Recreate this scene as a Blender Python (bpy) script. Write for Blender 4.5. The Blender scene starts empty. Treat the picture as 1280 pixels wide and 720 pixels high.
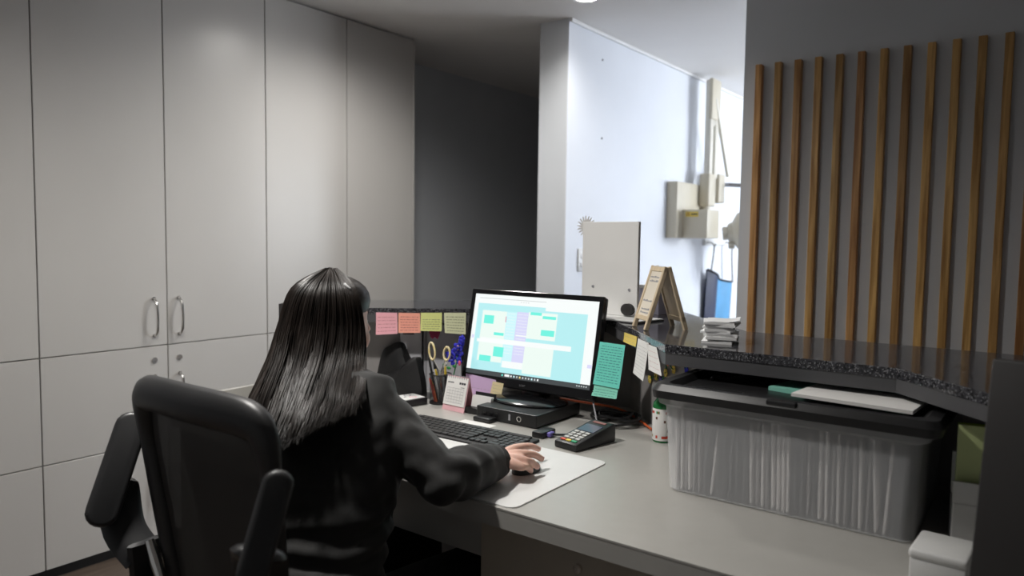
import bpy, bmesh, math, random
from mathutils import Vector, Matrix, noise, Euler
PI = math.pi
random.seed(7)
scene = bpy.context.scene
COL = scene.collection

# ------------------------------------------------------------------ camera
F = 922.18                                   # focal length in pixels of the 1280 x 720 frame
YAW, PITCH, ROLL = math.radians(36.627), math.radians(3.866), math.radians(0.7855)
CAM = Vector((0, 0, 1.30))
fw = Vector((math.cos(YAW)*math.cos(PITCH), math.sin(YAW)*math.cos(PITCH), -math.sin(PITCH)))
_r = Vector((math.sin(YAW), -math.cos(YAW), 0)); _u = _r.cross(fw)
RT = _r*math.cos(ROLL) + _u*math.sin(ROLL); UP = -_r*math.sin(ROLL) + _u*math.cos(ROLL)
cd = bpy.data.cameras.new('camera'); cam = bpy.data.objects.new('camera', cd); COL.objects.link(cam)
cd.sensor_width = 36; cd.lens = 36*F/1280; cd.clip_start = 0.02
cam.matrix_world = Matrix(((RT.x, UP.x, -fw.x, CAM.x), (RT.y, UP.y, -fw.y, CAM.y), (RT.z, UP.z, -fw.z, CAM.z), (0, 0, 0, 1)))
cd.dof.use_dof = True; cd.dof.focus_distance = 1.95; cd.dof.aperture_fstop = 2.8
scene.camera = cam

# ------------------------------------------------------------------ world, daylight, exposure
w = bpy.data.worlds.new('world'); scene.world = w; w.use_nodes = True
bg = w.node_tree.nodes['Background']; bg.inputs[0].default_value = (.62, .74, .95, 1); bg.inputs[1].default_value = 1.0
vs = scene.view_settings; vs.view_transform = 'Standard'; vs.look = 'None'; vs.gamma = 1; vs.use_curve_mapping = False
vs.exposure = 0.6
def light(name, kind, loc, power, color, **kw):
    l = bpy.data.lights.new(name, kind); l.energy = power; l.color = color
    for k, v in kw.items(): setattr(l, k, v)
    o = bpy.data.objects.new(name, l); o.location = loc; COL.objects.link(o); return o
# daylight at the x-ray room's window (the opening is in wall_window, y = -1.0)
day = light('window_daylight_offscreen', 'AREA', (6.1, -1.12, 1.55), 78, (.91, .955, 1.0), shape='RECTANGLE', size=1.4, size_y=1.15)
day.rotation_euler = (PI/2, 0, 0)            # area light looks along -Z -> +Y into the room
DOWN = [  # ceiling downlights: x, y, watts, cone angle, light name
    (2.96, 1.80, 22, 150, 'post_downlight'),                 # in the picture, at its top edge
    (2.30, 2.26, 62, 165, 'cabinet_downlight_offscreen'),    # mirrored as the soft highlight on the cabinet doors
    (.82, 1.52, 120, 165, 'desk_downlight_offscreen')]       # lights the desk's front edge, with the woman's shadow on it

# ------------------------------------------------------------------ pixel helpers (directions only; distance from planes things touch)
def ray(x, y): return fw*F + RT*(x-640) - UP*(y-360)
def onz(x, y, z): d = ray(x, y); return CAM + d*((z-CAM.z)/d.z)
def onx(x, y, X): d = ray(x, y); return CAM + d*((X-CAM.x)/d.x)
def ony(x, y, Y): d = ray(x, y); return CAM + d*((Y-CAM.y)/d.y)
def onpl(x, y, p, n): d = ray(x, y); n = Vector(n); return CAM + d*((Vector(p)-CAM).dot(n)/d.dot(n))
def ond(x, y, depth): return CAM + ray(x, y)*(depth/F)

# ------------------------------------------------------------------ materials
def mat(name, col, rough=.5, metal=0, var=.06, scale=12, bump=0, bscale=200, alpha=1, emit=None, es=0, spec=.5, coat=0, stretch=None, sheen=0, col2=None, rand=0):
    m = bpy.data.materials.new(name); m.use_nodes = True; nt = m.node_tree; b = nt.nodes['Principled BSDF']
    L = nt.links.new
    tc = nt.nodes.new('ShaderNodeTexCoord'); mp = nt.nodes.new('ShaderNodeMapping'); L(tc.outputs['Object'], mp.inputs[0])
    if stretch: mp.inputs['Scale'].default_value = stretch
    nz = nt.nodes.new('ShaderNodeTexNoise'); nz.inputs['Scale'].default_value = scale; nz.inputs['Detail'].default_value = 4
    L(mp.outputs[0], nz.inputs['Vector'])
    cr = nt.nodes.new('ShaderNodeValToRGB')
    c1 = [max(0, c*(1-var)) for c in col]; c2 = list(col2) if col2 else [min(1, c*(1+var)) for c in col]
    cr.color_ramp.elements[0].color = (*c1, 1); cr.color_ramp.elements[1].color = (*c2, 1)
    cr.color_ramp.elements[0].position = .3; cr.color_ramp.elements[1].position = .7
    L(nz.outputs[0], cr.inputs[0])
    if rand:
        oi = nt.nodes.new('ShaderNodeObjectInfo'); hs = nt.nodes.new('ShaderNodeHueSaturation'); mr = nt.nodes.new('ShaderNodeMapRange')
        mr.inputs[3].default_value = 1-rand; mr.inputs[4].default_value = 1+rand
        L(oi.outputs['Random'], mr.inputs[0]); L(mr.outputs[0], hs.inputs['Value']); L(cr.outputs[0], hs.inputs['Color']); L(hs.outputs[0], b.inputs['Base Color'])
    else: L(cr.outputs[0], b.inputs['Base Color'])
    b.inputs['Roughness'].default_value = rough; b.inputs['Metallic'].default_value = metal
    b.inputs['Alpha'].default_value = alpha; b.inputs['Specular IOR Level'].default_value = spec
    b.inputs['Coat Weight'].default_value = coat; b.inputs['Sheen Weight'].default_value = sheen
    if emit: b.inputs['Emission Color'].default_value = (*emit, 1); b.inputs['Emission Strength'].default_value = es
    if bump:
        n2 = nt.nodes.new('ShaderNodeTexNoise'); n2.inputs['Scale'].default_value = bscale; n2.inputs['Detail'].default_value = 3
        L(mp.outputs[0], n2.inputs['Vector'])
        bp = nt.nodes.new('ShaderNodeBump'); bp.inputs['Strength'].default_value = bump; bp.inputs['Distance'].default_value = .002
        L(n2.outputs[0], bp.inputs['Height']); L(bp.outputs[0], b.inputs['Normal'])
    return m
M = {}
M['cab'] = mat('grey_laminate', (.50, .485, .465), .31, var=.02, scale=3)
M['carcass'] = mat('cabinet_carcass', (.40, .39, .375), .5)
M['plinth'] = mat('black_plinth', (.012, .012, .012), .6)
M['chrome'] = mat('brushed_chrome', (.72, .71, .69), .22, 1, var=.03)
M['wall'] = mat('grey_wall_paint', (.61, .635, .67), .55, var=.015, scale=4, bump=.05, bscale=300)
M['wallblue'] = mat('pale_blue_wall_paint', (.76, .79, .85), .45, var=.015, scale=4)
M['ceil'] = mat('ceiling_paint', (.82, .805, .79), .7, var=.01, scale=4)
M['white_paint'] = mat('white_paint', (.8, .8, .8), .4, var=.02)
M['floor'] = mat('brown_floor', (.10, .075, .058), .45, var=.25, scale=6, stretch=(1, 12, 1))
M['desk'] = mat('grey_desk_laminate', (.42, .41, .385), .33, var=.02, scale=30)
M['deskedge'] = mat('desk_edge_band', (.40, .39, .367), .36, var=.02)
M['drawer'] = mat('beige_drawer_front', (.42, .37, .30), .45, var=.03)
M['upright'] = mat('grey_counter_board', (.30, .285, .28), .5, var=.03)
M['black'] = mat('black_plastic', (.012, .012, .013), .38, var=.15)
M['black_gloss'] = mat('black_gloss_plastic', (.008, .008, .009), .18, var=.1)
M['black_matte'] = mat('black_matte_plastic', (.018, .018, .019), .62, var=.15, bump=.1, bscale=900)
M['subboard'] = mat('dark_grey_board', (.075, .075, .08), .5, var=.05)
M['charcoal'] = mat('charcoal_panel', (.028, .026, .026), .55, var=.1, scale=3)
M['paper'] = mat('white_paper', (.80, .79, .77), .7, var=.02)
M['white'] = mat('white_plastic', (.72, .72, .71), .4, var=.02)
M['cream'] = mat('cream_enamel', (.60, .55, .44), .35, var=.02)
M['ink'] = mat('dark_ink', (.05, .05, .06), .7)
M['inkgrey'] = mat('grey_ink', (.30, .30, .32), .7)

def granite():
    m = bpy.data.materials.new('speckled_dark_granite'); m.use_nodes = True; nt = m.node_tree; b = nt.nodes['Principled BSDF']; L = nt.links.new
    tc = nt.nodes.new('ShaderNodeTexCoord')
    v = nt.nodes.new('ShaderNodeTexVoronoi'); v.inputs['Scale'].default_value = 420; L(tc.outputs['Object'], v.inputs['Vector'])
    n = nt.nodes.new('ShaderNodeTexNoise'); n.inputs['Scale'].default_value = 130; n.inputs['Detail'].default_value = 8; n.inputs['Roughness'].default_value = .75
    L(tc.outputs['Object'], n.inputs['Vector'])
    r1 = nt.nodes.new('ShaderNodeValToRGB'); e = r1.color_ramp.elements
    e[0].position = .42; e[0].color = (.012, .012, .014, 1); e[1].position = .74; e[1].color = (.16, .165, .18, 1)
    x = e.new(.55); x.color = (.05, .05, .057, 1)
    L(n.outputs[0], r1.inputs[0])
    s = nt.nodes.new('ShaderNodeSeparateColor'); L(v.outputs['Color'], s.inputs[0])
    r2 = nt.nodes.new('ShaderNodeValToRGB'); r2.color_ramp.interpolation = 'CONSTANT'; e = r2.color_ramp.elements
    e[0].position = 0; e[0].color = (0, 0, 0, 1); e[1].position = .88; e[1].color = (.20, .20, .21, 1)
    L(s.outputs[0], r2.inputs[0])
    mx = nt.nodes.new('ShaderNodeMix'); mx.data_type = 'RGBA'; mx.blend_type = 'ADD'; mx.inputs[0].default_value = .8
    L(r1.outputs[0], mx.inputs[6]); L(r2.outputs[0], mx.inputs[7]); L(mx.outputs[2], b.inputs['Base Color'])
    b.inputs['Roughness'].default_value = .07
    n3 = nt.nodes.new('ShaderNodeTexNoise'); n3.inputs['Scale'].default_value = 60; L(tc.outputs['Object'], n3.inputs['Vector'])
    bp = nt.nodes.new('ShaderNodeBump'); bp.inputs['Strength'].default_value = .06; bp.inputs['Distance'].default_value = .001
    L(n3.outputs[0], bp.inputs['Height']); L(bp.outputs[0], b.inputs['Normal'])
    return m
M['granite'] = granite()

def woodmat():
    m = bpy.data.materials.new('honey_timber'); m.use_nodes = True; nt = m.node_tree; b = nt.nodes['Principled BSDF']; L = nt.links.new
    tc = nt.nodes.new('ShaderNodeTexCoord'); mp = nt.nodes.new('ShaderNodeMapping'); mp.inputs['Scale'].default_value = (60, 60, 3)
    oi = nt.nodes.new('ShaderNodeObjectInfo'); ad = nt.nodes.new('ShaderNodeVectorMath')
    sc = nt.nodes.new('ShaderNodeMath'); sc.operation = 'MULTIPLY'; sc.inputs[1].default_value = 37; L(oi.outputs['Random'], sc.inputs[0])
    L(tc.outputs['Object'], ad.inputs[0]); L(sc.outputs[0], ad.inputs[1]); L(ad.outputs[0], mp.inputs[0])
    n = nt.nodes.new('ShaderNodeTexNoise'); n.inputs['Scale'].default_value = 1; n.inputs['Detail'].default_value = 5; n.inputs['Distortion'].default_value = .6
    L(mp.outputs[0], n.inputs['Vector'])
    r = nt.nodes.new('ShaderNodeValToRGB'); e = r.color_ramp.elements
    e[0].position = .34; e[0].color = (.27, .125, .035, 1); e[1].position = .70; e[1].color = (.60, .35, .135, 1)
    L(n.outputs[0], r.inputs[0])
    hs = nt.nodes.new('ShaderNodeHueSaturation'); mr = nt.nodes.new('ShaderNodeMapRange'); mr.inputs[3].default_value = .75; mr.inputs[4].default_value = 1.25
    L(oi.outputs['Random'], mr.inputs[0]); L(mr.outputs[0], hs.inputs['Value']); L(r.outputs[0], hs.inputs['Color']); L(hs.outputs[0], b.inputs['Base Color'])
    m2_ = nt.nodes.new('ShaderNodeMath'); m2_.operation = 'FRACT'; m3_ = nt.nodes.new('ShaderNodeMath'); m3_.operation = 'MULTIPLY'; m3_.inputs[1].default_value = 7.31
    L(oi.outputs['Random'], m3_.inputs[0]); L(m3_.outputs[0], m2_.inputs[0]); mh = nt.nodes.new('ShaderNodeMapRange'); mh.inputs[3].default_value = .493; mh.inputs[4].default_value = .509; L(m2_.outputs[0], mh.inputs[0]); L(mh.outputs[0], hs.inputs['Hue'])
    b.inputs['Roughness'].default_value = .36
    return m
M['timber'] = woodmat()

# ------------------------------------------------------------------ mesh builder
class B:
    def __init__(s): s.bm = bmesh.new()
    def _xf(s, vs, mx):
        if mx is not None:
            for v in vs: v.co = mx @ v.co
    def box(s, lo, hi, r=0, seg=2, mx=None, mi=0):
        t = bmesh.new(); bmesh.ops.create_cube(t, size=1)
        for v in t.verts: v.co = Vector([lo[i] + (v.co[i]+.5)*(hi[i]-lo[i]) for i in range(3)])
        if r: bmesh.ops.bevel(t, geom=t.edges[:], offset=r, segments=seg, affect='EDGES', profile=.5)
        return s._merge(t, mx, mi)
    def _merge(s, t, mx=None, mi=0):
        mp = {}
        for v in t.verts: mp[v] = s.bm.verts.new(mx @ v.co if mx is not None else v.co)
        for f in t.faces:
            try: n = s.bm.faces.new([mp[v] for v in f.verts]); n.material_index = mi
            except ValueError: pass
        t.free(); return s
    def prism(s, poly, z0, z1, r=0, seg=2, mx=None, mi=0, vert_only=False):
        t = bmesh.new(); n = len(poly)
        a = [t.verts.new((p[0], p[1], z0)) for p in poly]; b = [t.verts.new((p[0], p[1], z1)) for p in poly]
        t.faces.new(a[::-1]); t.faces.new(b)
        for i in range(n): t.faces.new((a[i], a[(i+1) % n], b[(i+1) % n], b[i]))
        bmesh.ops.recalc_face_normals(t, faces=t.faces[:])
        if r:
            ed = [e for e in t.edges if abs(e.verts[0].co.z-e.verts[1].co.z) > 1e-6] if vert_only else t.edges[:]
            bmesh.ops.bevel(t, geom=ed, offset=r, segments=seg, affect='EDGES', profile=.5)
        return s._merge(t, mx, mi)
    def cyl(s, p0, p1, r0, r1=None, n=16, mi=0, cap=True): return s.tube([p0, p1], [r0, r0 if r1 is None else r1], n, mi, cap)
    def tube(s, pts, rad, n=10, mi=0, cap=True, closed=False, flat=None, ref=None):
        pts = [Vector(p) for p in pts]; k = len(pts)
        if not isinstance(rad, (list, tuple)): rad = [rad]*k
        rings = []; prev = None
        for i, p in enumerate(pts):
            if closed: d = pts[(i+1) % k]-pts[i-1]
            else: d = pts[min(i+1, k-1)]-pts[max(i-1, 0)]
            d.normalize()
            if ref is not None: a = Vector(ref)-d*d.dot(Vector(ref))
            elif prev is None: a = d.orthogonal()
            else: a = prev-d*d.dot(prev)
            if a.length < 1e-6: a = d.orthogonal()
            a.normalize(); prev = a; b = d.cross(a); rr = rad[i]
            if not isinstance(rr, (list, tuple)): rr = (rr, rr if flat is None else rr*flat)
            rings.append([s.bm.verts.new(p + a*math.cos(2*PI*j/n)*rr[0] + b*math.sin(2*PI*j/n)*rr[1]) for j in range(n)])
        for i in range(k if closed else k-1):
            A, C = rings[i], rings[(i+1) % k]
            for j in range(n):
                f = s.bm.faces.new((A[j], A[(j+1) % n], C[(j+1) % n], C[j])); f.material_index = mi
        if cap and not closed:
            s.bm.faces.new(rings[0][::-1]).material_index = mi; s.bm.faces.new(rings[-1]).material_index = mi
        return s
    def lathe(s, prof, n=24, mx=None, mi=0):
        t = bmesh.new(); rings = []
        for r, z in prof:
            if r < 1e-6: rings.append([t.verts.new((0, 0, z))])
            else: rings.append([t.verts.new((r*math.cos(2*PI*j/n), r*math.sin(2*PI*j/n), z)) for j in range(n)])
        for A, C in zip(rings, rings[1:]):
            for j in range(n):
                q = [A[j % len(A)], A[(j+1) % len(A)], C[(j+1) % len(C)], C[j % len(C)]]
                u = []
                for v in q:
                    if v not in u: u.append(v)
                if len(u) > 2: t.faces.new(u)
        return s._merge(t, mx, mi)
    def ell(s, c, rad, mx=None, n=16, mi=0):
        t = bmesh.new(); bmesh.ops.create_uvsphere(t, u_segments=n, v_segments=max(6, n//2), radius=1)
        m = Matrix.Translation(Vector(c)) @ (mx if mx is not None else Matrix.Identity(4)) @ Matrix.Diagonal((*rad, 1))
        return s._merge(t, m, mi)
    def quad(s, pts, mi=0):
        s.bm.faces.new([s.bm.verts.new(p) for p in pts]).material_index = mi; return s
    def slab(s, pts, th, mi=0):
        """thin solid from a planar outline; thickness is laid behind it (against its normal)"""
        pts = [Vector(p) for p in pts]; nrm = Vector((0, 0, 0))
        for i in range(len(pts)): nrm += (pts[i]-pts[0]).cross(pts[(i+1) % len(pts)]-pts[0])
        nrm.normalize()
        a = [s.bm.verts.new(p) for p in pts]; b = [s.bm.verts.new(p-nrm*th) for p in pts]; n = len(pts)
        s.bm.faces.new(a).material_index = mi; s.bm.faces.new(b[::-1]).material_index = mi
        for i in range(n): s.bm.faces.new((a[i], b[i], b[(i+1) % n], a[(i+1) % n])).material_index = mi
        return s
    def grid(s, fn, nu, nv, mi=0, wrap=False):
        g = [[s.bm.verts.new(fn(i/nu, j/nv)) for j in range(nv+(0 if wrap else 1))] for i in range(nu+1)]
        for i in range(nu):
            for j in range(nv):
                j2 = (j+1) % nv if wrap else j+1
                s.bm.faces.new((g[i][j], g[i+1][j], g[i+1][j2], g[i][j2])).material_index = mi
        return s
    def build(s, name, m, parent=None, smooth=False, org=None, fix=True, autos=35):
        if fix: bmesh.ops.recalc_face_normals(s.bm, faces=s.bm.faces[:])
        if org is not None:
            o_ = Vector(org)
            for v in s.bm.verts: v.co -= o_
        me = bpy.data.meshes.new(name); s.bm.to_mesh(me); s.bm.free()
        for x in (m if isinstance(m, list) else [m]): me.materials.append(M[x] if isinstance(x, str) else x)
        if smooth:
            me.polygons.foreach_set('use_smooth', [True]*len(me.polygons))
            try: me.set_sharp_from_angle(angle=math.radians(autos))
            except Exception: pass
        o = bpy.data.objects.new(name, me); COL.objects.link(o)
        if parent: o.parent = parent
        elif org is not None: o.location = org
        return o
def tag(o, label, cat, group=None):
    o['label'] = label; o['category'] = cat
    if group: o['group'] = group
    return o
def struct(o, label=None, cat=None):
    o['kind'] = 'structure'
    if label: o['label'] = label
    if cat: o['category'] = cat
    return o
def thing(name, label, cat, loc=(0, 0, 0), rz=0, group=None):
    o = bpy.data.objects.new(name, None); o.empty_display_size = .05; COL.objects.link(o); o.location = loc; o.rotation_euler = (0, 0, rz)
    return tag(o, label, cat, group)
def part(parent, name, b, m, smooth=False, **k): return b.build(name, m, parent, smooth, **k)
def inst(parent, name, me, loc, rz=0):
    o = bpy.data.objects.new(name, me); COL.objects.link(o); o.parent = parent; o.location = loc; o.rotation_euler = (0, 0, rz); return o
def bez(p, n):
    """Catmull-Rom through points"""
    p = [Vector(q) for q in p]; out = []
    for i in range(len(p)-1):
        a, b, c, d = p[max(i-1, 0)], p[i], p[i+1], p[min(i+2, len(p)-1)]
        for k in range(n):
            t = k/n; out.append(.5*((2*b)+(c-a)*t+(2*a-5*b+4*c-d)*t*t+(3*b-a-3*c+d)*t**3))
    return out+[p[-1]]
def text_part(parent, name, s, size, m, mx, extrude=.0002, align='CENTER'):
    cu = bpy.data.curves.new(name, 'FONT'); cu.body = s; cu.size = size; cu.align_x = align; cu.align_y = 'CENTER'; cu.extrude = extrude; cu.resolution_u = 2
    t = bpy.data.objects.new(name, cu); COL.objects.link(t)
    dg = bpy.context.evaluated_depsgraph_get(); me = bpy.data.meshes.new_from_object(t.evaluated_get(dg))
    bpy.data.objects.remove(t); me.transform(mx); me.materials.clear(); me.materials.append(M[m])
    o = bpy.data.objects.new(name, me); COL.objects.link(o); o.parent = parent; return o
def frame(o, x, y, z=None):
    """matrix with columns x, y, z at origin o"""
    x = Vector(x).normalized(); y = Vector(y).normalized(); z = x.cross(y).normalized(); y = z.cross(x)
    return Matrix(((x.x, y.x, z.x, o[0]), (x.y, y.y, z.y, o[1]), (x.z, y.z, z.z, o[2]), (0, 0, 0, 1)))
# ================================================================== the setting
CZ = 2.40                                    # ceiling height
CABY = 2.956                                 # face of the cabinets
WX = 3.18                                    # reception-side face of the slatted wall
SY = 2.03                                    # x-ray room face of the partition
struct(B().box((-1.3, -1.6, -.1), (7.2, 3.6, 0)).build('floor', 'floor'), 'dark brown timber-look floor', 'floor')
struct(B().box((-1.3, -1.6, CZ), (7.2, 3.6, CZ+.1)).build('ceiling', 'ceil'), 'flat grey painted ceiling', 'ceiling')
struct(B().box((-1.3, 3.36, 0), (7.2, 3.5, CZ)).build('wall_hall', 'wall'), 'shaded hallway wall beyond the cabinets', 'wall')
struct(B().box((7.0, 2.2, 0), (7.2, 3.36, CZ)).build('wall_hall_end', 'wall'), 'end wall of the dark hallway', 'wall')
struct(B().box((-1.3, -1.6, 0), (-1.2, 3.36, CZ)).build('wall_back', 'wall'), 'grey wall behind the office chair', 'wall')
struct(B().box((-1.2, -1.6, 0), (3.3, -1.5, CZ)).build('wall_near', 'wall'), 'grey wall at the end of the reception desk', 'wall')
wp = struct(B().box((WX, SY+.006, 0), (7.0, 2.205, CZ)).build('wall_partition', 'wall'), 'grey end of the partition wall beside the hallway', 'wall')
struct(B().box((WX, SY, 0), (7.0, SY+.006, CZ)).build('wall_xray', 'wallblue'), 'pale blue wall of the bright side room', 'wall')
for px in ((753, 75), (752, 173)):
    p = ony(*px, SY); B().cyl((p.x, SY-.004, p.z), (p.x, SY+.004, p.z), .006, n=10).build('screw', 'inkgrey', wp)
struct(B().box((WX, SY-.018, CZ-.018), (7.0, SY, CZ), .005).build('trim_1', 'white_paint'), 'thin white ceiling trim above the pale blue wall', 'trim')
# slatted wall
wr = struct(B().box((WX, -1.5, 0), (WX+.12, 1.135, CZ)).build('wall_right', 'wall'), 'grey wall carrying vertical timber slats', 'wall')
SLX = WX-.028; k = SLX/2.4
y0 = .8209*k; dy = .06092*k; ztop = 1.30+(.567*k)
slm = None
for i in range(22):
    ya = y0-i*dy
    if slm is None:
        o = B().box((SLX, -.0272, .15), (WX+.004, 0, ztop), .0015, 1).build('slat', 'timber', wr); slm = o.data; o.location = (0, ya, 0)
    else: inst(wr, 'slat', slm, (0, ya, 0))
# x-ray room shell with its window
struct(B().box((6.9, -1.0, 0), (7.0, SY, CZ)).build('wall_far', 'wallblue'), 'far wall of the bright side room', 'wall')
bw = B()
WX0, WX1, WZ0, WZ1 = 5.4, 6.8, .95, 2.15
for lo, hi in (((WX+.12, 0), (WX0, CZ)), ((WX1, 0), (6.9, CZ)), ((WX0, 0), (WX1, WZ0)), ((WX0, WZ1), (WX1, CZ))):
    bw.box((lo[0], -1.1, lo[1]), (hi[0], -1.0, hi[1]))
struct(bw.build('wall_window', 'wallblue'), 'wall of the side room around its window', 'wall')
wf = B()
for x in (WX0+.02, (WX0+WX1)/2, WX1-.02): wf.box((x-.02, -1.09, WZ0), (x+.02, -1.03, WZ1))
for z in (WZ0+.02, WZ1-.02): wf.box((WX0, -1.09, z-.02), (WX1, -1.03, z+.02))
struct(wf.build('window_1', 'white_paint'), 'white window frame of the side room', 'window')

# ------------------------------------------------------------------ ceiling downlights
M['lens'] = mat('lit_lens', (1, 1, 1), .5, emit=(1, .95, .88), es=14)
for i, (x, y, wt, cone, lname) in enumerate(DOWN):
    lab = ['round ceiling downlight above the hallway post', 'round ceiling downlight in front of the tall cabinets', 'round ceiling downlight above the woman'][i]
    t = thing('ceiling_downlight', lab, 'downlight', (x, y, CZ), 0, 'recessed ceiling downlights')
    part(t, 'trim_ring', B().lathe([(.048, .002), (.048, -.004), (.066, -.007), (.072, -.003), (.072, .002)], 28), 'white_paint', True)
    part(t, 'lens', B().lathe([(0, -.001), (.049, -.001), (.049, .003), (0, .003)], 28), 'lens')
    l = light(lname, 'SPOT', (0, 0, -.012), wt, (1.0, .97, .925), spot_size=math.radians(cone), spot_blend=1, shadow_soft_size=.08)
    l.parent = t

# ================================================================== tall cabinets
CW = .4795; CX0 = 1.1085
def handle_mesh():
    b = B(); pts = [(0, .0, .076), (0, -.018, .070), (0, -.030, .048), (0, -.034, 0), (0, -.030, -.048), (0, -.018, -.070), (0, .0, -.076)]
    b.tube(bez(pts, 4), [(.0055, .0055)]*25, 8, ref=(1, 0, 0))
    for z in (.076, -.076): b.cyl((0, .002, z), (0, -.006, z), .008, n=10)
    return b
hm = None; lm_ = None; km = None
def cab_handle(parent, x, z):
    global hm
    if hm is None:
        o = part(parent, 'handle', handle_mesh(), 'chrome', True); hm = o.data; o.location = (x, 0, z)
    else: o = inst(parent, 'handle', hm, (x, 0, z))
    o['label'] = 'curved chrome bow handle'
def cab_lock(parent, x, z):
    global lm_
    if lm_ is None:
        b = B(); b.cyl((0, .001, 0), (0, -.006, 0), .011, n=18); b.box((-.002, -.007, -.006), (.002, -.0055, .006))
        o = part(parent, 'lock', b, 'chrome', True); lm_ = o.data; o.location = (x, 0, z)
    else: inst(parent, 'lock', lm_, (x, 0, z))
clabs = ['tall grey cabinet partly cut off, furthest from the hallway', 'tall grey cabinet with bow handles on its right edge, behind the office chair',
         'tall grey cabinet with bow handles on its left edge', 'tall grey cabinet behind the woman\'s head', 'tall grey cabinet next to the hallway opening']
for c in range(-1, 4):
    x0 = CX0+c*CW
    t = thing('tall_cabinet', clabs[c+1], 'cabinet', (x0, CABY, 0), 0, 'tall grey storage cabinets')
    b = B(); b.box((.0005, .021, .05), (CW-.0005, .40, CZ-.002)); part(t, 'body', b, 'carcass')
    part(t, 'plinth', B().box((.0005, .03, 0), (CW-.0005, .38, .05)), 'plinth')
    if c == 3: part(t, 'end_panel', B().box((CW-.0005, .0, 0), (CW+.012, .40, CZ-.002), .001, 1), 'cab')
    g = .0022; right = (c % 2 == 0); hx = CW-.058 if right else .048
    for nm, z0, z1, hz in (('upper_door', .842, CZ-.008, .958), ('middle_door', .443, .838, .64), ('lower_door', .048, .439, .24)):
        d = part(t, nm, B().box((g, 0, z0), (CW-g, .02, z1), .0012, 1), 'cab')
        cab_handle(d, hx, hz)
        if nm == 'middle_door': cab_lock(d, hx, .783)

# ================================================================== desk
ZD = .745
inner = [(1.575, 2.16), (2.07, 1.556), (2.091, 1.173), (1.638, .755), (1.640, .254), (1.46, .08), (1.25, -.13)]
outer = [(1.56, -.42), (2.03, .04), (2.03, .69), (2.45, 1.07), (2.45, 1.68), (1.81, 2.35)]
pin = [(1.69, 2.19), (2.17, 1.60), (2.17, 1.12), (1.925, .88), (1.925, .16), (1.66, -.10), (1.42, -.34)]     # inner face of the upstand
pout = [(1.46, -.38), (1.97, .06), (1.97, .71), (2.39, 1.10), (2.39, 1.66), (1.78, 2.29)]
t = thing('reception_desk', 'grey laminate desk top under the keyboard and file tub', 'desk', (1.18, 1.0, 0))
O = (1.18, 1.0, 0)
dp = [(1.18, -.55), (1.30, -.55)] + [(p[0]+.004, p[1]) for p in pin[::-1]] + [(1.18, 2.19)]
part(t, 'desk_top', B().prism(dp, ZD-.004, ZD), 'desk', org=O)
part(t, 'desk_core', B().prism([(p[0]+(.0005 if p[0] < 1.19 else -.001), p[1]) for p in dp], ZD-.042, ZD-.004), 'deskedge', org=O)
part(t, 'upstand', B().box((1.18, 2.17, ZD), (1.68, 2.19, ZD+.046), .001, 1), 'deskedge', org=O)
part(t, 'apron_rail', B().box((1.235, .985, .60), (1.255, 2.15, ZD-.042)), 'deskedge', org=O)
part(t, 'end_panel', B().box((1.20, 2.15, 0), (1.66, 2.17, ZD-.042)), 'deskedge', org=O)
# drawer pedestal under the desk
t = thing('drawer_pedestal', 'beige drawer unit under the grey desk', 'drawers', (1.215, .69, 0))
part(t, 'body', B().box((.02, -.29, .04), (.50, .29, .700)), 'deskedge')
lock = None
for i, (z0, z1) in enumerate(((.475, .690), (.26, .47), (.045, .255))):
    d = part(t, 'drawer', B().box((0, -.288, z0), (.02, .288, z1), .0015, 1), 'drawer')
    b = B().tube(bez([(.002, -.05, z0+.10), (-.025, -.04, z0+.10), (-.03, 0, z0+.10), (-.025, .04, z0+.10), (.002, .05, z0+.10)], 4), .004, 8)
    part(d, 'handle', b, 'chrome', True)
    if i == 0: part(d, 'lock', B().cyl((.002, .04, .655), (-.008, .04, .655), .009, n=14), 'chrome', True)
# granite topped counter
t = thing('reception_counter', 'raised dark granite counter wrapping round the desk', 'counter', (2.1, 1.1, 0)); O = (2.1, 1.1, 0)
part(t, 'granite_top', B().prism(inner+outer, 1.028, 1.05, .002, 2), 'granite', org=O)
ci = [(p[0]+.003, p[1]) for p in inner]
part(t, 'under_board', B().prism([(p[0]+.002, p[1]) for p in inner[:]]+[(p[0]-.003, p[1]) for p in outer], 1.0, 1.028), 'subboard', org=O)
part(t, 'inner_board', B().prism(pin+pout, 0, 1.0), 'upright', org=O)
part(t, 'end_block', B().prism([(1.56, 2.165), (1.585, 2.135), (1.62, 2.16), (1.595, 2.19)], 1.0, 1.062), 'charcoal', org=O)
# ================================================================== monitor
M['scr_teal'] = mat('screen_teal', (.1, .1, .1), .3, emit=(.40, .76, .79), es=.70, var=0)
def scr(n, c, s=.66): M[n] = mat(n, (.02, .02, .02), .3, emit=c, es=s, var=0)
scr('scr_white', (.93, .97, .96)); scr('scr_green', (.17, .90, .75)); scr('scr_lilac', (.70, .70, .95)); scr('scr_cyan', (.62, .93, .97)); scr('scr_cream', (.85, .96, .90)); scr('scr_bar', (.045, .052, .055), .8)
scr('scr_yellow', (.9, .75, .3)); scr('scr_grey', (.55, .6, .6)); scr('scr_red', (.7, .3, .4))
MC = Vector((1.919, 1.354, .979)); MYAW = math.radians(1.42); MT = math.radians(11.3)
mn = Vector((math.cos(MYAW), math.sin(MYAW), 0)); mrt = Vector((math.sin(MYAW), -math.cos(MYAW), 0)); mup = Vector((0, 0, 1))*math.cos(MT)+mn*math.sin(MT)
MF = frame(MC, mrt, mup)                     # local x right, y up, z towards the viewer
PCZ = ZD+.040
MB_ = Vector((1.90, 1.335, PCZ)); MFL = Matrix.Translation(-MB_) @ MF
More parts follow.
